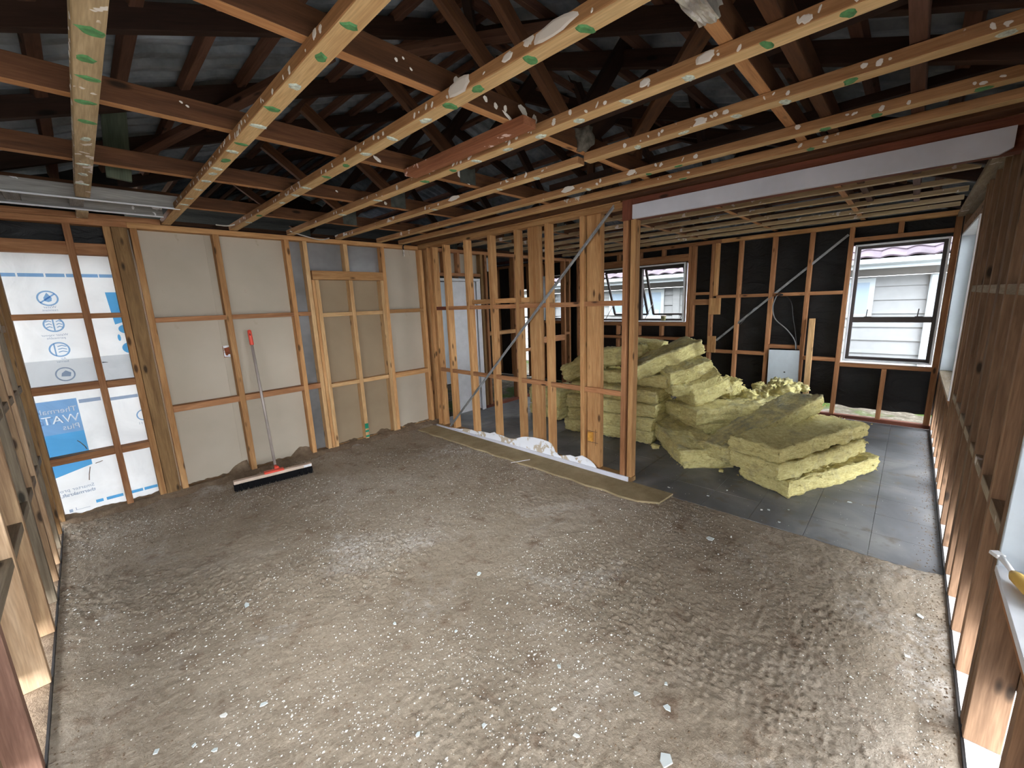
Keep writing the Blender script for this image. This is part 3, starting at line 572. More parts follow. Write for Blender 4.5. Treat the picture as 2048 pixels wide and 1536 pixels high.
def rwin(name, x0, x1, z0, z1):
    w = empty(name, ((x0 + x1) / 2, YR, z0), kind='structure')
    box('reveal', x0, x0 + .02, YR - .13, YR + .008, z0, z1, 'white', w); box('reveal', x1 - .02, x1, YR - .13, YR + .008, z0, z1, 'panelwhite', w)
    box('reveal', x0 + .02, x1 - .02, YR - .13, YR + .008, z1 - .02, z1, 'white', w); box('window_sill', x0 + .02, x1 - .02, YR - .13, YR + .012, z0, z0 + .022, 'white' if x0 < 3 else 'scuffed', w)
    for q in ((x0 + .02, x0 + .055, z0 + .022, z1 - .02), (x1 - .055, x1 - .02, z0 + .022, z1 - .02), (x0 + .055, x1 - .055, z0 + .022, z0 + .055), (x0 + .055, x1 - .055, z1 - .055, z1 - .02)): box('frame', q[0], q[1], YR - .125, YR - .10, q[2], q[3], 'upvc', w)
    box('glass_pane', x0 + .055, x1 - .055, YR - .115, YR - .111, z0 + .055, z1 - .055, 'glassclear', w, 0); return w
rwin('window_4', 4.80, 6.46, .71, 2.155); rwin('window_5', .45, 1.95, .715, 2.155)

wl = frame_wall('wall_left')
box('bottom_plate', XL - .09, XL, .3, YB - .003, 0, .028, 'lumps', wl); box('top_plate', XL - .09, XL, -.3, YB - .003, ZP, ZP + .045, 'dark', wl)
LS = [1.25, 1.66, 2.08, 2.62, 3.06, 3.40, 3.68, 3.94, 4.22, 4.50]
for i, y in enumerate(LS): box('stud', XL - .09, XL, y, y + .045, .029, ZP, ['leftstud', 'leftstud', 'rosestud', 'palestud', 'leftstud', 'greystud', 'leftstud', 'palestud', 'greystud', 'dark'][i], wl)
for a, b in zip([y + .045 for y in LS[:-1]], LS[1:]):
    box('nog', XL - .088, XL - .004, a, b, 1.56, 1.605, 'dark', wl); box('nog', XL - .088, XL - .004, a, b, .615, .66, 'greystud', wl); box('nog', XL - .088, XL - .004, a, b, 1.14, 1.185, 'greystud', wl)
# outside boards on the left wall, one gap left open for daylight
box('cladding_board', XL - .105, XL - .093, -.5, YB, 2.10, 2.42, 'sidewall', wl)
box('cladding_board', XL - .105, XL - .093, 2.47, YB, .12, 2.10, 'dark', wl); box('cladding_board', XL - .105, XL - .093, -.5, 2.47, .12, .78, 'dark', wl); box('cladding_board', XL - .105, XL - .093, -.5, 1.3, .78, 2.10, 'dark', wl)  # last board, out of view, added to narrow the opening and dim the floor
box('sill_trimmer', XL - .09, XL, 1.67, 2.44, .80, .845, 'leftstud', wl)

# ---- ceiling battens (run away from the camera, 500 apart) with glue dabs
ce = empty('ceiling', (0, 0, 2.4), kind='structure')
def dab_mesh(mat, seed):
    r = random.Random(seed); bm = bmesh.new(); n = 14; ring_ = []
    for i in range(n):
        a = 2 * PI * i / n; q = 1 + r.uniform(-.18, .2); ring_.append(bm.verts.new((math.cos(a) * .034 * q, math.sin(a) * .021 * q, 0)))
    top = [bm.verts.new((v.co.x * .7, v.co.y * .7, -.004)) for v in ring_]
    for i in range(n): bm.faces.new((ring_[i], ring_[(i + 1) % n], top[(i + 1) % n], top[i]))
    bm.faces.new(top); me = bpy.data.meshes.new('dab'); bm.to_mesh(me); bm.free(); me.materials.append(M[mat]); return me
DG = [dab_mesh('glue_g', s) for s in (1, 2, 3, 4)]; DW = [dab_mesh('glue_w', s) for s in (5, 6, 7, 8)]; DS = [dab_mesh('dropwhite', s) for s in (11, 12, 13, 14)]
SPOTS = {.15: ('g1.70 g1.88 g2.02 g2.24 g2.45 w2.68 w3.11 w3.32 w3.55'), .655: 'g1.21 g1.41 w1.64 g1.87 w2.07 g2.33 w2.46 g2.62 w2.79 w2.9 w3.08 w3.31 w3.59 w3.8',
         1.152: 'g.77 g.98 g1.23 g1.4 w1.57 w1.83 w2.09 g2.32 g2.58 w2.88 w3.1 w3.36 g3.9 w4.23', 1.655: 'g.22 g.42 w.67 w.91 w1.14 w1.36 w1.58 w1.81 g2.02 g2.3 w2.9 w3.5',
         2.155: 'w-.12 g.26 w.47 w.65 w.88 w1.12 w1.81 w2.14 w2.9', 2.65: 'g-.11 g.21 g.4 g1.11 g1.3 w1.75', 2.945: 'g.5 g1.2'}
rr = random.Random(5)
for x, sp in SPOTS.items():
    w = .068 if x < 2.6 else .062; y1 = 3.93 if x < .3 else YB - .003; yend = y1 if x < .3 else YB + .0
    if abs(x - 2.155) < .01:
        b = box('ceiling_batten', x - w / 2, x + w / 2, YR, 1.43, 2.401, 2.443, 'batten', ce); b2 = box('ceiling_batten', x - w / 2, x + w / 2, 1.47, yend, 2.401, 2.437, 'batten', ce)
    else: b = box('ceiling_batten', x - w / 2, x + w / 2, YR, yend, 2.401, 2.443, 'batten_dirty' if x < .3 else 'batten', ce)
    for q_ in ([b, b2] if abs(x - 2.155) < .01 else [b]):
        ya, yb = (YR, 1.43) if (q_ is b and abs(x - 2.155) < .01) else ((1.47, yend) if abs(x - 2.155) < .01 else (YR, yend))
        box('lit_underside', x - w / 2 + .002, x + w / 2 - .002, ya + .001, yb - .001, 2.3990, 2.4012, 'edge' if x > .3 else 'batten_dirty', q_, 0)  # thin strip, its paler colour painted in for light off the floor
    for t in sp.split():
        yv = float(t[1:]); me = rr.choice(DG if t[0] == 'g' else DW)
        link('glue_dab', me, b, Matrix.Translation((x + rr.uniform(-.006, .006), yv, 2.3990)) @ Matrix.Rotation(rr.uniform(-.5, .5) + (PI / 2 if rr.random() < .4 else 0), 4, 'Z') @ Matrix.Diagonal((rr.uniform(.7, 1.0), rr.uniform(.7, 1.1), 1, 1)))
        for _k in range(3):
            link('plaster_spatter', rr.choice(DS), b, Matrix.Translation((x - w / 2 - .0004, yv + rr.uniform(-.12, .12), 2.42 + rr.uniform(-.012, .012))) @ Matrix.Rotation(PI / 2, 4, 'Y') @ Matrix.Rotation(rr.uniform(0, 3), 4, 'Z') @ Matrix.Diagonal((rr.uniform(.12, .4), rr.uniform(.15, .6), .3, 1)))
for (x, y, sx_, sy_) in ((1.118, .86, .6, 3.5), (1.118, 1.30, .8, 2.6), (1.118, 1.05, .4, 1.0), (1.621, .60, .5, 1.3), (1.621, .82, .4, .9), (2.616, 1.9, .6, 2.2), (2.616, 1.4, .5, 1.2), (2.121, 2.6, .5, 2.6)):
    link('plaster_patch', DS[int(x * 10 + y * 7) % 4], ce, Matrix.Translation((x - .0006, y, 2.424)) @ Matrix.Rotation(PI / 2, 4, 'Y') @ Matrix.Diagonal((sx_, sy_ * 1.2, .5, 1)))
box('ceiling_batten', .118, .182, 4.44, YB, 2.396, 2.43, 'batten_dirty', ce)
for x in (3.50, 3.98, 4.46, 4.94, 5.42, 5.90, 6.32): box('ceiling_batten', x - .03, x + .03, YR + .06, YB, 2.424, 2.462, 'batten_dirty', ce)
# plank sistered beside the fourth batten
pk = props(box('nailed_plank', 1.505, 1.590, 1.33, 2.30, 2.405, 2.444, 'plankred'), 'short reddish plank with white paint, fixed beside the fourth ceiling batten', 'plank')

SPLASH = [(1, .93, 2.49, .2, .3), (1, .96, 2.505, .15, .2), (1, .99, 2.48, .2, .2), (1, 1.21, 2.50, .7, 1.2), (1, 1.36, 2.49, .4, .5), (1, 1.42, 2.48, .35, .6), (1, 1.48, 2.485, .3, .7), (1, 1.60, 2.51, 1.0, .8), (1, 1.68, 2.49, .5, 1.3), (1, 1.50, 2.455, 1.2, .4), (2, 1.30, 2.50, .5, 1.0), (2, 1.34, 2.47, .8, .5), (2, 1.95, 2.50, .5, 1.2), (2, 2.0, 2.465, 1.3, .4), (2, .45, 2.51, .2, .2), (2, .47, 2.50, .2, .2), (3, 2.3, 2.49, .4, .8), (3, 1.9, 2.47, .4, .6), (3, 1.5, 2.50, .3, .3)]
# ---- roof trusses
RP = .357
def rz(x): return 2.615 + RP * x if x < 3.14 else 2.615 + RP * (6.28 - x)
def truss(y, label, cap=None):
    t = empty('roof_truss', (3.14, y, 2.445), label, 'truss', 'roof trusses')
    Yc = y + .0225
    box('bottom_chord', -.40, 6.70, y, y + .045, 2.446, 2.535, 'truss', t)
    box('lit_underside', -.39, 6.69, y + .001, y + .044, 2.4445, 2.4462, 'chordedge', t, 0)  # pale strip standing in for bounce light under the chord
    top = min(3.735, cap) if cap else 3.735
    xt = (top - 2.615) / RP
    for s in (1, -1):
        f_ = (lambda x: x) if s == 1 else (lambda x: 6.28 - x)
        beam('rafter', (f_(-.75), Yc, 2.66 - RP * .75), (f_(xt - .02), Yc, rz(xt - .02) + .05), .045, .095, 'truss_dark', t)
        def inside(a, b, mat='truss', nm='web', w=.07, dy=0):
            if cap:
                a = (a[0], min(a[1], top - .03)); b = (b[0], min(b[1], top - .03))
            beam(nm, (f_(a[0]), Yc + dy, a[1]), (f_(b[0]), Yc + dy, b[1]), .043, w, mat, t, up=(0, 0, 1) if abs(b[0] - a[0]) > .3 else (1, 0, 0))
        if xt > 1.4: inside((1.33, 3.03), (1.99, 2.555), 'truss' if s == 1 else 'truss_dark', dy=.0)
        if xt > 2.9: inside((2.06, 2.55), (3.02, 3.60), 'truss_dark', w=.09)
        else: inside((2.06, 2.55), (2.06 + (top - 2.6) * .9, top - .02), 'truss_dark', w=.09)
        px_ = f_(2.02)
        if cap is None:
            for dy in (-.0025, .0475): box('nail_plate', px_ - .07, px_ + .07, y + dy - .0005, y + dy + .001, 2.45, 2.60, 'zincplate', t, 0)
    if cap and xt < 3.1: box('flat_top_chord', xt - .05, 6.33 - xt, y, y + .045, top, top + .09, 'truss_dark', t)
    return t
truss(.515, 'roof truss nearest the camera, its bottom chord partly wrapped in silver foil', 2.98)
truss(1.415, 'second roof truss from the camera, its chord wide and splashed with white plaster', 3.30)
truss(2.315, 'third roof truss from the camera, passing over the middle of the brown floor')
truss(3.215, 'roof truss over the far half of the room, second from the back wall')
truss(4.115, 'roof truss just inside the back wall, last one seen over the main room')
truss(5.30, 'roof truss hidden in the dark beyond the back wall top plate')
TR = [o_ for o_ in COL.objects if o_.name.startswith('roof_truss')]
for (ti, x_, z_, a_, b_) in SPLASH:
    t_ = TR[ti]; yy = t_.location.y - .0006
    link('plaster_splash', DS[int(x_ * 17) % 4], t_, Matrix.Translation((x_, yy, z_)) @ Matrix.Rotation(-PI / 2, 4, 'X') @ Matrix.Rotation(.4, 4, 'Z') @ Matrix.Diagonal((a_, b_, .3, 1)))
# ---- roof skin: left, right and hip faces of pressed sheet, on tile battens
rf = empty('roof', (3.14, 4, 3), kind='structure')
YH = YR - .45; YE = 8.8; XA, XB = -.95, 7.23
def skin(o, du, dv, nu, nv, nm, clip):
    """corrugated face: o origin at eave, du along the eave, dv up the slope; ribs run up the slope"""
    nrm = Vector(du).cross(Vector(dv)).normalized()
    if nrm.z < 0: nrm = -nrm
    vs, fs, idx = [], [], {}
    for j in range(nv + 1):
        for i in range(nu + 1):
            p = Vector(o) + Vector(du) * (i / nu) + Vector(dv) * (j / nv)
            ph = (Vector(du).length * i / nu) / .155 * 2 * PI
            st = -.012 * ((j / nv * Vector(dv).length / .37) % 1)
            vs.append(p + nrm * (.024 * max(-.6, math.cos(ph)) + st))
    for j in range(nv):
        for i in range(nu):
            a = j * (nu + 1) + i; c_ = (vs[a] + vs[a + nu + 2]) / 2
            if clip(c_): fs.append((a, a + 1, a + nu + 2, a + nu + 1))
    return mesh(nm, vs, fs, 'roofing', rf)
zs = 2.76   # underside of the sheets over x = 0
LS_ = 3.14 - XA
skin((XA, YH, zs + RP * XA), (0, YE - YH, 0), (LS_, 0, RP * LS_), 560, 44, 'roof_sheeting', lambda c: c.y - YH > (c.x - XA) * .9 - .1 and not (c.x < .38 and c.y > 5.0))
skin((XB, YH, zs + RP * XA), (0, YE - YH, 0), (-LS_, 0, RP * LS_), 560, 44, 'roof_sheeting', lambda c: c.y - YH > (XB - c.x) * .9 - .1)
skin((XA, YH, zs + RP * XA), (XB - XA, 0, 0), (0, LS_, RP * LS_), 500, 44, 'roof_sheeting', lambda c: (c.x - XA) > (c.y - YH) - .12 and (XB - c.x) > (c.y - YH) - .12)
nb = 13
for i in range(nb):
    xx = -.55 + i * .30
    if xx > 3.1: break
    zz = 2.665 + RP * xx + .048; y0 = YH + (xx - XA) * .93
    beam('tile_batten', (xx, y0, zz), (xx, YE - .1 if xx > .3 else 4.95, zz), .05, .045, 'tilebat', rf, up=(-RP, 0, 1)); beam('tile_batten', (6.28 - xx, y0, zz), (6.28 - xx, YE - .1, zz), .05, .045, 'tilebat', rf, up=(RP, 0, 1))
for i in range(11):
    yy = YH + .35 + i * .345; zz = 2.70 + RP * (yy - YH + XA) - .01
    beam('tile_batten', (XA + (yy - YH) + .05, yy, zz), (XB - (yy - YH) - .05, yy, zz), .05, .045, 'tilebat', rf, up=(0, -RP, 1))
for x in (.9, 1.5, 2.1, 2.55, 3.7, 4.3, 4.9):
    t_ = min(x - XA, XB - x); beam('jack_rafter', (x, YH + .1, 2.615 + RP * (XA + .1)), (x, YH + t_ * .93, 2.615 + RP * (XA + t_ * .93)), .045, .09, 'truss_dark', rf)
beam('hip_rafter', (XB - .2, YH + .2, 2.66 + RP * (XA + .2)), (3.2, YH + 4.0, 2.66 + RP * 3.05), .045, .14, 'truss_dark', rf); beam('hip_rafter', (XA + .2, YH + .2, 2.66 + RP * (XA + .2)), (3.08, YH + 4.0, 2.66 + RP * 3.05), .045, .14, 'truss_dark', rf)
beam('ridge_board', (3.14, 3.2, 3.76), (3.14, YE, 3.76), .045, .14, 'truss_dark', rf)
# ceiling joists parallel to the first truss
for y, l, m in ((.375, 5.5, 'truss'), (.06, 5.8, 'tilebat')): box('ceiling_joist', 1.35, l, y, y + .045, 2.446, 2.535, m, rf)
beam('roof_brace', (.36, 4.3, 2.70), (1.18, 2.42, 2.985), .07, .04, 'tilebat', rf); beam('roof_brace', (1.52, 2.40, 3.10), (2.35, 1.0, 3.05), .07, .04, 'tilebat', rf)
beam('ceiling_brace', (1.58, .53, 2.56), (3.72, 2.36, 2.56), .07, .03, 'truss', rf); beam('roof_brace', (2.23, 1.50, 2.55), (3.75, 1.52, 3.62), .045, .10, 'truss_dark', rf)
beam('roof_brace', (1.36, 1.7, 3.02), (2.0, 1.66, 2.56), .045, .07, 'truss', rf)
for x, y in ((3.9, 2.0), (4.5, 2.9), (5.2, 1.6)): box('hanger_block', x, x + .045, y, y + .09, 2.54, 2.61 + RP * (6.28 - x), 'truss', rf)
for x in (2.0, 2.9, 3.9, 4.8): box('runner', x, x + .045, -.25, 2.3, 2.54, 2.58, 'truss_dark', rf)
# closed far gable and eaves
prism('gable_end', [(.4, 2.3), (XB, 2.3), (XB, 2.45), (3.14, 3.95), (.4, 2.95)], 'y', YE - .05, YE, 'truss_dark', rf)
box('soffit', XA, XL - .1, YH, 5.0, 2.385, 2.395, 'frieze', rf, 0); box('soffit', XF + .1, XB, YH, YE, 2.385, 2.395, 'frieze', rf, 0); box('soffit', XL - .1, XF + .1, YH, YR - .1, 2.385, 2.395, 'frieze', rf, 0)
# ---- room behind the back wall
wh = frame_wall('wall_rear')
for x in (3.3, 4.4, 5.0, 5.6, 6.2): box('stud', x, x + .045, 6.95, 7.04, 0, 2.4, 'nog', wh)
for a, b, z0, z1 in ((3.3, 6.25, 2.4, 2.445), (3.3, 6.25, 0, .045)): box('plate', a, b, 6.95, 7.04, z0, z1, 'nog', wh)
for y in (5.2, 5.7, 6.3, 6.8): box('stud', 4.42, 4.51, y, y + .045, .05, 2.4, 'nog', wh); box('stud', 5.45, 5.54, y, y + .045, .05, 2.4, 'nog', wh)
box('plasterboard_bulkhead', 4.62, 5.44, 5.60, 5.612, 2.20, 2.44, 'white', wh); box('building_paper', .4, 6.5, 8.55, 8.56, 0, 2.5, 'paper', wh, 0); box('building_paper', 3.25, 3.26, YB + .12, 8.55, 0, 2.5, 'paper', wh, 0)
box('lining', .42, 3.25, YB + .14, YB + .15, 2.0, 2.43, 'truss_dark', wh)
box('building_paper', .40, 3.25, YB + .16, YB + .17, 0, 2.4, 'paper', wh, 0)
box('gable_lining', XL - .5, .42, 4.96, 4.97, 2.15, 3.0, 'paper', wh, 0); box('ceiling_lining', .45, 6.6, YB + .15, 8.5, 2.60, 2.61, 'paper', wh, 0)
for x0, x1, z0, z1 in ((3.26, 6.0, 1.25, 2.45),): pass
w6 = empty('window_6', (6.6, 6.15, .1), kind='structure')
for ya, yb, za, zb in ((YB + .1, 4.89, 0, 2.45), (4.89, 5.48, 0, 1.24), (4.89, 5.48, 2.135, 2.45), (5.48, 5.93, 0, 2.45), (5.93, 6.37, 1.93, 2.45), (6.37, 8.55, 0, 2.45)): box('building_paper', XF + .1, XF + .11, ya, yb, za, zb, 'paper', wh, 0)
for y in (4.84, 5.49, 5.87, 6.38, 6.8, 7.3): box('stud', XF, XF + .09, y, y + .045, .045, 2.37, 'nog', wh)
box('plate', XF, XF + .09, YB + .1, 7.4, 2.372, 2.42, 'nog', wh); box('nog', XF, XF + .09, 4.885, 5.49, 1.19, 1.24, 'nog', wh)
for q in ((5.93, 5.96, .02, 1.93), (6.34, 6.37, .02, 1.93), (5.96, 6.34, .02, .05), (5.96, 6.34, 1.90, 1.93), (5.96, 6.34, 1.30, 1.33)): box('frame', XF + .05, XF + .10, q[0], q[1], q[2], q[3], 'alu', w6)
beam('timber_brace', (4.4, 6.0, .05), (5.3, 6.9, 1.1), .05, .02, 'steel', wh)

# ================================================================ NEIGHBOUR
nh = empty('neighbouring_house', (9.6, 2, -.14), 'white weatherboard house with tiled roof seen through the windows', 'house')
HX = 9.5
z = -.14
bi = 0
while z < 1.83:
    zt = min(z + .228, 1.84); prism('weatherboard', [(HX + .0, z - .012), (HX + .03, zt), (HX + .06, zt), (HX + .06, z - .012)], 'y', -4, 11, 'board', nh); z += .228; bi += 1
box('frieze_board', HX - .004, HX + .07, -4, 11, 1.845, 1.99, 'frieze', nh); box('soffit_lining', HX - .45, HX + .1, -4, 11, 1.99, 2.0, 'frieze', nh, 0); box('fascia', HX - .48, HX - .45, -4, 11, 1.95, 2.07, 'upvc', nh)
prism('gutter', [(HX - .60, 2.03), (HX - .49, 2.0), (HX - .485, 2.09), (HX - .50, 2.09), (HX - .50, 2.03), (HX - .585, 2.05), (HX - .585, 2.10), (HX - .61, 2.10)], 'y', -4, 11, 'upvc', nh)
box('downpipe', HX - .10, HX - .01, -.255, -.155, -.14, 1.84, 'upvc', nh, .02)
def hwin(y0, y1, z0, z1):
    f_ = box('window', HX - .03, HX - .006, y0, y1, z0, z1, 'upvc', nh); box('pane', HX - .036, HX - .031, y0 + .07, y1 - .07, z0 + .07, z1 - .07, 'hglass', f_, 0)
hwin(.50, 1.35, 1.15, 1.815); hwin(4.19, 4.95, 1.14, 1.815); hwin(5.05, 5.62, 1.22, 1.82); hwin(7.4, 8.6, 1.1, 1.81)
box('corner_board', HX - .02, HX - .004, 3.83, 3.98, -.14, 1.84, 'board', nh)
# roof tiles, one rounded tile mesh shared by all
def tile_mesh():
    vs, fs = [], []; n = 8
    for j in (0, 1):
        for i in range(n + 1):
            u = i / n; h = .035 * math.sin(u * PI) ** 1.2 - .008 * math.sin(u * 2 * PI)
            vs.append((j * .34, (u - .5) * .31, h)); 
    for i in range(n + 1): u = i / n; vs.append((0, (u - .5) * .31, .035 * math.sin(u * PI) ** 1.2 - .008 * math.sin(u * 2 * PI) - .022))
    for i in range(n): fs.append((i, i + 1, n + 2 + i, n + 1 + i)); fs.append((2 * n + 2 + i, 2 * n + 3 + i, i + 1, i))
    me = bpy.data.meshes.new('roof_tile'); me.from_pydata(vs, [], fs); me.materials.append(M['tile']); return me
TM = tile_mesh()
for r_ in range(6):
    for c_ in range(46):
        link('roof_tile', TM, nh, Matrix.Translation((HX - .62 + r_ * .29, -3 + c_ * .30, 2.115 + r_ * .125)) @ Matrix.Rotation(-math.radians(20), 4, 'Y'))
prism('roof_slope', [(HX - .55, 2.08), (HX + 4, 3.98), (HX + 4, 2.08)], 'y', -4, 11, 'tile', nh)

# ================================================================ INSULATION
def batt(label, c, size, yaw, pitch=0, roll=0, dirt=.7, seed=0, bend=0, amp=1.0, group=None, name='insulation_batt'):
    L, Wd, T = size; q_ = .015; nx, ny, nz = max(8, int(L / q_)), max(6, int(Wd / q_)), max(4, int(T / q_))
    bm = bmesh.new(); vmap = {}
    def vert(i, j, k_):
        key = (i, j, k_)
        if key not in vmap:
            u, v_, w = i / nx - .5, j / ny - .5, k_ / nz - .5
            x, y, z_ = u * L, v_ * Wd, w * T
            # rounded edges
            ed = max(0, abs(w) - .25) / .25; sh = 1 - .05 * ed; x *= 1 - .012 * ed; y *= 1 - .025 * ed
            ex = max(0, abs(u) - .44) / .06; ey = max(0, abs(v_) - .42) / .08; z_ *= 1 - .05 * max(ex, ey) ** 2
            n = Vector((u * 2 if i in (0, nx) else 0, v_ * 2 if j in (0, ny) else 0, w * 2 if k_ in (0, nz) else 0)).normalized()
            P = Vector((x, y, z_)); s = Vector((seed * 7.3, seed * 3.1, seed))
            d = noise.noise(P * 5 + s) * .026 + noise.noise(Vector((x * 9, y * 9, z_ * 55)) + s) * .014 + noise.noise(Vector((x * 34, y * 34, z_ * 70)) + s) * .010 - max(0, .25 - abs(noise.noise(Vector((x * 4, y * 4, z_ * 13)) + s))) * .05
            if k_ in (0, nz) and 0 < i < nx and 0 < j < ny: d = noise.noise(Vector((x * 6, y * 16, 1)) + s) * .018 + noise.noise(P * 4 + s) * .016 + noise.noise(P * 38 + s) * .012 + noise.noise(Vector((x * 22, y * 50, 1)) + s) * .008
            P += n * d * amp
            P.z += bend * (u * u * 4 - .4) * .1 + noise.noise(Vector((x * 2, y * 2, 0)) + s) * .012
            vmap[key] = bm.verts.new(P)
        return vmap[key]
    def quad(a, b, c_, d): bm.faces.new((vert(*a), vert(*b), vert(*c_), vert(*d)))
    for i in range(nx):
        for j in range(ny): quad((i, j, nz), (i + 1, j, nz), (i + 1, j + 1, nz), (i, j + 1, nz)); quad((i, j, 0), (i, j + 1, 0), (i + 1, j + 1, 0), (i + 1, j, 0))
        for k_ in range(nz): quad((i, 0, k_), (i + 1, 0, k_), (i + 1, 0, k_ + 1), (i, 0, k_ + 1)); quad((i, ny, k_), (i, ny, k_ + 1), (i + 1, ny, k_ + 1), (i + 1, ny, k_))
    for j in range(ny):
        for k_ in range(nz): quad((0, j, k_), (0, j, k_ + 1), (0, j + 1, k_ + 1), (0, j + 1, k_)); quad((nx, j, k_), (nx, j + 1, k_), (nx, j + 1, k_ + 1), (nx, j, k_ + 1))
    # loose fibre tufts on the rims
    r = random.Random(seed + 99)
    for _ in range(int(60 * L)):
        s_ = r.choice((-1, 1)); edge = r.random()
        if edge < .6: p = Vector((r.uniform(-.5, .5) * L, s_ * Wd * .5, r.uniform(-.5, .5) * T)); n = Vector((0, s_, 0))
        else: p = Vector((s_ * L * .5, r.uniform(-.5, .5) * Wd, r.uniform(-.5, .5) * T)); n = Vector((s_, 0, 0))
        n = (n + Vector((r.uniform(-1, 1), r.uniform(-1, 1), r.uniform(-.6, .6))) * .8).normalized(); q = n.cross(Vector((r.random(), r.random(), r.random()))).normalized() * r.uniform(.005, .013)
        a = bm.verts.new(p + q); b = bm.verts.new(p - q); c_ = bm.verts.new(p + n * r.uniform(.012, .034)); e_ = bm.verts.new(p + n * .01 + q.cross(n).normalized() * .01)
        bm.faces.new((a, b, c_)); bm.faces.new((a, c_, e_)); bm.faces.new((b, e_, c_))
    me = bpy.data.meshes.new(name); bm.to_mesh(me); bm.free(); me.shade_smooth()
    o = link(name, me, None, Matrix.Translation(c) @ Matrix.Rotation(yaw, 4, 'Z') @ Matrix.Rotation(-pitch, 4, 'Y') @ Matrix.Rotation(roll, 4, 'X'), 'wool')
    o.color = (dirt, 0, 0, 1); props(o, label, 'insulation', group or 'yellow insulation batts piled in the back room'); return o
R_ = math.radians
# front stack, nearest the right wall
batt('bottom batt of the front stack, lying on the dark floor nearest the camera', (4.35, .52, .078), (1.20, .46, .145), R_(-24.5), seed=1, dirt=.5)
batt('middle batt of the three-high front stack, its left end sticking out', (4.27, .60, .225), (1.26, .44, .14), R_(-21), seed=2, dirt=.4, bend=.1)
batt('pale-topped batt lying uppermost on the front stack', (4.34, .60, .362), (1.36, .44, .13), R_(-20), seed=3, dirt=.12, bend=-.1)
# long slanting batt
batt('long dirty batt slanting up to the right across the middle of the pile', (4.37, .93, .39), (1.20, .36, .15), R_(-27), pitch=R_(17), roll=R_(-6), seed=4, dirt=.95)
batt('batt on the floor running back left from under the long slanting batt', (4.30, 1.66, .155), (1.12, .44, .15), R_(43), pitch=R_(3), seed=5, dirt=.6)
batt('ragged batt pressed flat under the low end of the slanting batt', (4.36, 1.60, .045), (1.10, .50, .09), R_(41), seed=6, dirt=.4)
# middle stack
batt('broad grey-topped batt uppermost on the middle stack', (4.93, 1.42, .375), (1.18, .56, .16), R_(-33), seed=7, dirt=.85)
batt('batt beneath the broad grey-topped one in the middle stack', (5.00, 1.40, .225), (1.15, .56, .13), R_(-31), seed=8, dirt=.5)
batt('lowest batt of the middle stack, almost hidden', (5.05, 1.42, .075), (1.15, .54, .14), R_(-32), seed=9, dirt=.5)
# stack behind the partition
batt('lowest batt of the stack seen through the partition studs', (4.42, 2.54, .08), (1.16, .52, .15), R_(95), seed=10, dirt=.5)
batt('second batt up in the stack seen through the partition studs', (4.42, 2.50, .235), (1.10, .52, .15), R_(93), seed=11, dirt=.5)
batt('third batt up in the stack seen through the partition studs', (4.44, 2.52, .39), (1.14, .54, .15), R_(96), seed=12, dirt=.5)
batt('fourth batt up in the stack behind the partition, under the jumbled ones', (4.50, 2.50, .54), (1.12, .52, .14), R_(92), seed=13, dirt=.7)
batt('fifth batt up behind the partition, crumpled under the jumbled ones', (4.66, 2.40, .68), (1.10, .55, .13), R_(88), roll=R_(4), seed=14, dirt=.8)
batt('lower batt far left in the pile, behind the wide partition board', (4.62, 3.62, .085), (.62, .46, .15), R_(80), seed=15, dirt=.5)
batt('upper batt far left in the pile, behind the wide partition board', (4.62, 3.62, .30), (.60, .44, .26), R_(85), seed=16, dirt=.6)
# jumbled top
batt('folded batt leaning at the left shoulder of the pile', (4.46, 3.02, .76), (.46, .36, .24), R_(75), pitch=R_(-28), seed=17, dirt=.8, amp=1.6)
batt('dark-topped batt behind the wide board, left of the slanting upper one', (4.74, 2.60, .92), (.58, .42, .20), R_(105), pitch=R_(-10), roll=R_(12), seed=18, dirt=.95, amp=1.3)
batt('pale batt peeping over the top of the pile below the left window', (5.05, 2.42, 1.03), (.42, .34, .12), R_(100), pitch=R_(6), seed=19, dirt=.3)
batt('highest batt, pointing up to the right below the left window', (4.62, 2.03, .94), (.82, .34, .17), R_(-42), pitch=R_(20), roll=R_(4), seed=20, dirt=.8)
batt('chunky batt under the highest one, its yellow end facing the camera', (4.66, 1.82, .82), (.52, .40, .17), R_(-38), pitch=R_(14), roll=R_(8), seed=21, dirt=.9)
batt('bent batt hanging below the chunky yellow-ended one', (4.66, 1.74, .69), (.56, .38, .13), R_(-44), pitch=R_(16), roll=R_(10), seed=22, dirt=.3, bend=.6)
batt('brownish batt wedged beneath the bent one at the right shoulder', (4.78, 1.62, .58), (.52, .34, .18), R_(-30), pitch=R_(14), roll=R_(-5), seed=23, dirt=.2)
batt('small torn tuft of wool at the right shoulder of the pile', (5.02, 1.42, .60), (.24, .18, .14), R_(-20), pitch=R_(30), seed=24, dirt=.1, amp=2.0)
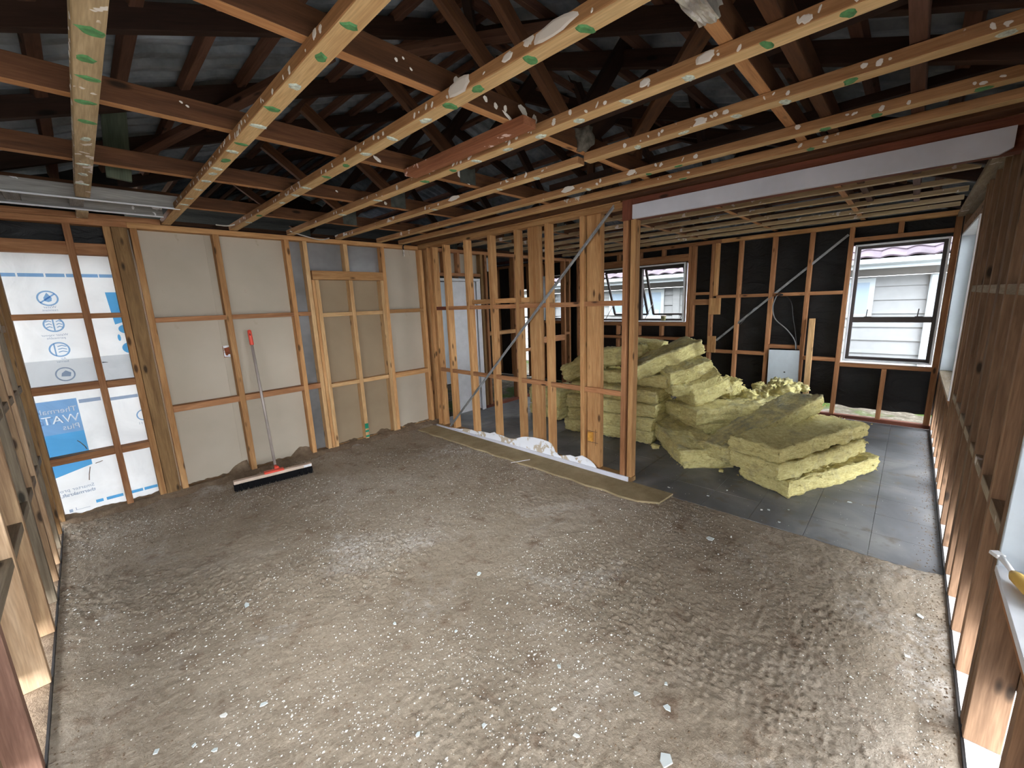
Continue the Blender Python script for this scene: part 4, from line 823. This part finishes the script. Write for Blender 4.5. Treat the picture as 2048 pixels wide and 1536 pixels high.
# loose fluff heap and scraps
fw = empty('loose_wool_heap', (5.3, 1.15, .45), 'loose lumpy wool scattered over the back of the middle stack', 'insulation', kind='stuff')
r = random.Random(3)
def lump(name, c, s, seed, parent=None, flat_=.7):
    bm = bmesh.new(); bmesh.ops.create_icosphere(bm, subdivisions=3, radius=1)
    for v in bm.verts:
        n = v.co.copy(); v.co = n * s * (1 + .5 * noise.noise(n * 2 + Vector((seed, 0, 0))) + .22 * noise.noise(n * 7 + Vector((seed, 3, 0)))); v.co.z *= flat_
    me = bpy.data.meshes.new(name); bm.to_mesh(me); bm.free(); me.shade_smooth(); return link(name, me, parent, Matrix.Translation(c), 'wool')
bm = bmesh.new()
for i in range(46):
    t = r.random(); c = Vector((5.0 + .75 * t + r.uniform(-.12, .12), 1.62 - .72 * t + r.uniform(-.16, .16), .46 + .06 * math.sin(t * 9) + r.uniform(-.01, .05))); s = r.uniform(.035, .085)
    b2 = bmesh.new(); bmesh.ops.create_icosphere(b2, subdivisions=3, radius=1)
    for v in b2.verts: n = v.co.copy(); v.co = c + n * s * (1 + .6 * noise.noise(n * 2.2 + Vector((i, 0, 0))) + .35 * noise.noise(n * 7 + Vector((i, 3, 0))))
    tmp = bpy.data.meshes.new('t'); b2.to_mesh(tmp); b2.free(); bm.from_mesh(tmp); bpy.data.meshes.remove(tmp)
me = bpy.data.meshes.new('loose_wool'); bm.to_mesh(me); bm.free(); me.shade_smooth(); o = link('loose_wool', me, fw, None, 'wool'); o['kind'] = 'stuff'
props(lump('wool_ball', (5.08, 1.07, .535), .038, 4, flat_=1), 'small round pale ball of wool on the loose heap', 'insulation')
props(lump('wool_scrap', (4.16, 1.88, .022), .042, 8), 'egg-sized wool scrap on the dark floor left of the batt pile', 'insulation')
props(lump('wool_scrap', (3.93, 1.13, .014), .022, 12), 'tiny wool scrap on the dark floor below the slanting batt', 'insulation')

# ================================================================ THINGS
# broom against the back wall
br = empty('push_broom', (1.10, 4.40, 0), 'wide push broom with an orange grip and black bristles leaning on the back wall', 'broom')
pb, pt = Vector((1.122, 4.44, .105)), Vector((1.143, 4.685, 1.46))
tube('handle', [pb, pb.lerp(pt, .5), pt.lerp(pb, .1)], .013, 'handle', br, 12)
gd = (pt - pb).normalized()
tube('grip', [pt - gd * .145, pt - gd * .14, pt - gd * .02, pt, pt + gd * .006], [.014, .018, .018, .016, .006], 'orange', br, 14); tube('hang_hole', [pt - gd * .03 + Vector((-.004, -.0185, 0)), pt - gd * .05 + Vector((-.004, -.0185, 0))], .004, 'cable', br, 6)
ax = Vector((1.385 - .752, 4.27 - 4.36, 0)).normalized(); hc = Vector((1.075, 4.325, .088)); up_ = Vector((0, 0, 1))
beam('head_block', hc - ax * .335, hc + ax * .335, .055, .032, 'broomwood', br, bev=.005)
beam('socket', hc - ax * .085 + up_ * .022, hc + ax * .085 + up_ * .022, .058, .018, 'orange', br, bev=.004); tube('socket_neck', [hc + Vector((.04, .03, .02)), Vector((1.118, 4.42, .12))], [.024, .017], 'orange', br, 12)
beam('paper_label', hc + ax * .255 + Vector((0, -.0285, 0)), hc + ax * .325 + Vector((0, -.0285, 0)), .0012, .022, 'white', br, bev=0)
vs, fs = [], []; rb = random.Random(1); sd = Vector((-ax.y, ax.x, 0))
for i in range(900):
    a = rb.uniform(-.335, .335); b = rb.uniform(-.024, .024); p = hc + ax * a + sd * b + Vector((0, 0, -.012)); tpt = p + ax * rb.uniform(-.006, .006) + sd * (b * .5 - .006) + Vector((0, 0, -.072)); w = ax * .003; w2 = sd * .003; k0 = len(vs)
    vs += [p - w, p + w, p + w2, tpt - w * .6, tpt + w * .6, tpt + w2 * .6]; fs += [(k0, k0 + 1, k0 + 4, k0 + 3), (k0 + 1, k0 + 2, k0 + 5, k0 + 4), (k0 + 2, k0, k0 + 3, k0 + 5)]
o = mesh('bristles', vs, fs, 'bristle', br); o['kind'] = 'stuff'
# leaning plank and pale panel on the far wall
pp = empty('meter_panel', (XF, 1.2, .27), 'pale blue-white rectangular panel fixed low on the black far wall', 'panel')
prism('panel_board', [(1.375, .266), (1.012, .288), (1.030, .858), (1.387, .852)], 'x', XF - .022, XF - .004, 'panelwhite', pp); box('knockout', XF - .0235, XF - .022, 1.17, 1.19, .545, .56, 'cable', pp, 0); box('knockout', XF - .0235, XF - .022, 1.17, 1.21, .40, .408, 'cable', pp, 0)
lp = props(beam('leaning_plank', (XF - .07, .905, .001), (XF - .025, .925, 1.285), .045, .062, 'pine_pale', None, up=(0, 1, 0)), 'pale plank standing on end beside the white panel on the far wall', 'plank')
def cable(name, pts, r_, m, label, n=30): return props(tube(name, curvepts(pts, n), r_, m, None, 7), label, 'cable')
cable('cable', [(XF - .012, 1.35, 1.60), (XF - .02, 1.385, 1.45), (XF - .02, 1.345, 1.28), (XF - .03, 1.20, 1.14), (XF - .03, 1.10, 1.0), (XF - .018, 1.075, .87)], .007, 'greycable', 'grey cable looping left down to the pale panel')
cable('cable', [(XF - .012, 1.24, 1.58), (XF - .03, 1.17, 1.48), (XF - .03, 1.14, 1.30), (XF - .02, 1.10, 1.1), (XF - .018, 1.065, .87)], .006, 'cable', 'thin black cable dropping straight to the pale panel')
cable('cable', [(XF - .015, 1.36, 1.605), (XF - .035, 1.32, 1.615), (XF - .02, 1.28, 1.60), (XF - .03, 1.33, 1.59)], .008, 'cable', 'knot of black cable on the upper nog of the far wall')
cable('cable', [(1.60, 4.55, 2.41), (1.75, 4.60, 2.385), (1.93, 4.66, 2.37), (2.05, 4.705, 2.40)], .006, 'whitecable', 'white cable sagging along the back wall top plate')
cable('cable', [(1.0, 4.62, 2.42), (1.08, 4.55, 2.41), (1.16, 4.45, 2.43)], .006, 'whitecable', 'short white cable end by the third ceiling batten')
# tub on the sill
tb_ = empty('small_tub', (XF + .03, 2.945, 1.249), 'small olive tub on the sill of the left window', 'tub')
tube('cup', [(XF + .03, 2.945, 1.249), (XF + .03, 2.945, 1.32)], [.034, .04], 'tubgreen', tb_, 16); tube('lid', [(XF + .03, 2.945, 1.321), (XF + .03, 2.945, 1.335)], .043, 'broomwood', tb_, 16)
sc_ = empty('paper_card', (HX - .05, 4.5, 1.2), 'small white notice standing in the neighbouring house window', 'notice'); box('card', HX - .045, HX - .039, 4.30, 4.40, 1.2, 1.34, 'white', sc_, 0)
# scraper on the near sill
kn = empty('scraper', (1.78, YR - .03, .74), 'metal-headed scraper with a yellow wooden handle on the near right window sill', 'scraper')
ha = [Vector((1.912, -.272, .788)), Vector((1.893, -.286, .785)), Vector((1.866, -.301, .772)), Vector((1.842, -.310, .764))]
tube('shank', ha[1:], [.009, .007, .007], 'brightmetal', kn, 8); beam('blade', ha[0], ha[1] + Vector((-.004, -.002, 0)), .026, .012, 'brightmetal', kn)
tube('grip', [ha[3] + Vector((.003, 0, 0)), Vector((1.825, -.315, .762)), Vector((1.78, -.330, .760)), Vector((1.71, -.35, .760)), Vector((1.69, -.355, .760))], [.010, .018, .020, .020, .012], 'yellow', kn, 12)
# grey-painted timber frame hung at the top left
lf = empty('painted_rack', (.1, 4.15, 2.42), 'long grey-white painted timber rack overhead, at the top of the wrapped bays', 'rack')
box('rail', -1.2, .655, 4.0, 4.03, 2.405, 2.49, 'greywood', lf); box('rail', -1.2, .655, 3.985, 4.0, 2.395, 2.405, 'white', lf); box('rail', -1.2, .60, 4.36, 4.39, 2.40, 2.475, 'greywood', lf); box('rail', -1.2, .60, 4.345, 4.36, 2.392, 2.402, 'white', lf)
for x in (-.20, .09): box('crosspiece', x, x + .07, 4.03, 4.36, 2.415, 2.44, 'greywood', lf)
box('backing', -1.2, .62, 4.03, 4.36, 2.476, 2.484, 'greywood', lf)
# grey-green board in the roof space
props(beam('hanging_board', (.30, 3.42, 2.42), (.34, 3.42, 2.84), .03, .11, 'greygreen', None, up=(1, 0, 0)), 'grey-green board hanging in the roof space above the wrapped bays', 'board')
# foil on first truss chord, foil cable, grey wool clump
def crumple(name, c, s, mat, seed, label, cat):
    bm = bmesh.new(); bmesh.ops.create_cube(bm, size=1); bmesh.ops.subdivide_edges(bm, edges=bm.edges, cuts=9, use_grid_fill=True)
    for v in bm.verts:
        n = v.co.copy(); v.co = Vector((n.x * s[0], n.y * s[1], n.z * s[2])) * (1 + .16 * noise.noise(n * 6 + Vector((seed, 0, 0))) + .1 * noise.noise(n * 17 + Vector((seed, 0, 0))))
    me = bpy.data.meshes.new(name); bm.to_mesh(me); bm.free(); return props(link(name, me, None, Matrix.Translation(c), mat), label, cat)
crumple('foil_wrapping', (1.36, .5375, 2.49), (.22, .060, .105), 'foil', 1, 'crumpled silver foil wrapped round the nearest truss chord', 'foil')
crumple('foil_strip', (2.945, 4.66, 2.29), (.018, .012, .075), 'foil', 4, 'small twist of silver foil hanging from the back wall top plate', 'foil')
cable('cable', [(2.945, 4.66, 2.325), (2.95, 4.67, 2.37), (2.99, 4.69, 2.40), (3.06, 4.66, 2.41)], .008, 'cable', 'dark cable end holding the foil twist at the corner')
o = lump('dusty_wool_clump', (2.08, 1.41, 2.515), .06, 21, None, 1.2); o.data.materials.clear(); o.data.materials.append(plain('grey_dust_wool', (96, 92, 86), .95, .1, 0, .3, 30)); props(o, 'grey dusty clump of wool stuck on the second truss chord', 'clump')
# slivers and flakes on the floor
BIG = [(1.446, 1.751), (.393, 2.554), (1.378, 1.438), (1.441, 1.089), (1.067, 1.504), (.885, 1.782), (1.261, 1.025), (1.25, .985), (1.359, .663), (1.487, .589), (1.389, .542), (1.195, .466), (2.687, -.192), (2.333, -.153), (2.731, .827), (.643, 1.207), (.84, 1.041), (1.078, .879), (1.05, .748), (.143, 1.871), (-.066, 1.902), (.089, 1.738), (.275, 1.805), (.036, 1.818), (3.365, 1.055), (3.566, .969), (3.936, .189), (3.315, 1.367), (3.382, .669), (3.415, .629), (3.508, .517), (3.261, .53)]
SPECIAL = {11: ('largest pale plaster flake, at the bottom edge of the picture', .030), 10: ('pale kite-shaped flake just above the largest flake', .022), 1: ('squarish pale flake alone on the left of the floor', .026), 12: ('rounded white flake by the right wall studs', .020), 14: ('smeared white flake in front of the dark floor edge', .03), 0: ('pale triangular flake in the middle of the brown floor', .018), 26: ('white flake on the dark floor right of the front stack', .018)}
rf_ = random.Random(11)
def flake_mesh(s, mat):
    n = rf_.choice((4, 5, 5, 6)); pts = []
    for i in range(n): a = 2 * PI * i / n + rf_.uniform(-.3, .3); q = s * rf_.uniform(.6, 1.25); pts.append((math.cos(a) * q, math.sin(a) * q * .75))
    vs = [(x, y, 0) for x, y in pts] + [(x * .94, y * .94, .0035) for x, y in pts]
    me = bpy.data.meshes.new('flake'); me.from_pydata(vs, [], [tuple(range(n, 2 * n))] + [(i, (i + 1) % n, n + (i + 1) % n, n + i) for i in range(n)]); me.materials.append(M[mat]); return me
for i, (x, y) in enumerate(BIG):
    zz = (sandheight(x, y) + .004) if x < 3.15 else .001
    lab, s = SPECIAL.get(i, (None, rf_.uniform(.010, .016)))
    o = link('plaster_flake', flake_mesh(s, 'flakeblue' if rf_.random() < .6 or lab else 'flake'), None, Matrix.Translation((x, y, zz)) @ Matrix.Rotation(rf_.uniform(0, 6), 4, 'Z') @ Matrix.Rotation(rf_.uniform(-.08, .08), 4, 'X'))
    if lab: props(o, lab, 'flake')
    elif x > 3.15: props(o, 'thumbnail-sized white plaster flake on the dark floor', 'flake', 'small flakes on the dark floor')
    else: props(o, 'small pale plaster flake on the brown sandy floor', 'flake', 'small flakes on the sandy floor')
props(beam('plastic_sliver', (2.84, 2.815, .014), (3.02, 2.715, .017), .006, .004, 'white', None, bev=0), 'thin white sliver on the floor strip beside the partition', 'sliver')
# fine crumbs: uncountable
vs, fs = [], []; rc = random.Random(21)
def crumb(x, y, s, z):
    k0 = len(vs); a = rc.uniform(0, 6)
    for i in range(4): vs.append((x + math.cos(a + i * PI / 2) * s * rc.uniform(.6, 1.3), y + math.sin(a + i * PI / 2) * s * rc.uniform(.5, 1.1), z))
    vs.append((x, y, z + s * .6)); fs.extend([(k0, k0 + 1, k0 + 4), (k0 + 1, k0 + 2, k0 + 4), (k0 + 2, k0 + 3, k0 + 4), (k0 + 3, k0, k0 + 4)])
for _ in range(30000):
    x = rc.uniform(XL + .03, 3.1); y = rc.uniform(YR + .05, YB - .1)
    dens = noise.noise(Vector((x * 1.3, y * 1.3, 31))) * 1.1 + .30 + .6 * math.exp(-((x - .35) ** 2 + (y - 1.75) ** 2) / .25) + .25 * math.exp(-((x - .9) ** 2 + (y - 1.2) ** 2) / .5)
    if rc.random() < dens: crumb(x, y, rc.uniform(.0018, .0046) * (1.7 if rc.random() < .08 else 1), sandheight(x, y) + .0015)
for _ in range(260):
    x = rc.uniform(3.2, 4.6); y = rc.uniform(-.2, 3.2); crumb(x, y, rc.uniform(.0015, .004), .001)
o = mesh('white_crumbs', vs, fs, 'flake'); props(o, 'fine white plaster crumbs strewn over the brown floor', 'crumbs', kind='stuff')
vs, fs = [], []
for _ in range(2600):
    t = rc.random()
    if t < .4: x, y = rc.uniform(XL + .01, 3.1), YB - abs(rc.gauss(0, .2)) - .06
    elif t < .45: x, y = XL + abs(rc.gauss(0, .04)) + .01, rc.uniform(1.5, YB)
    elif t < .75: x, y = rc.uniform(.5, 6.4), YR + abs(rc.gauss(0, .05)) + .01
    else: x, y = rc.uniform(XL + .1, 3.0), rc.uniform(0, 4.4)
    crumb(x, y, rc.uniform(.003, .007), (sandheight(x, y) if x < 3.17 else 0))
for _ in range(16000):
    x, y = rc.uniform(XL + .05, 3.1), rc.uniform(YR + .05, YB - .05)
    if rc.random() < .35 + 1.3 * noise.noise(Vector((x * 1.9 + y * .6, y * 1.5, 44))): crumb(x, y, rc.uniform(.0025, .0065), sandheight(x, y) - .0005)
o = mesh('sand_lumps', vs, fs, 'lumps'); props(o, 'brown sandy crumbs and lumps gathered along the walls', 'sand', kind='stuff')
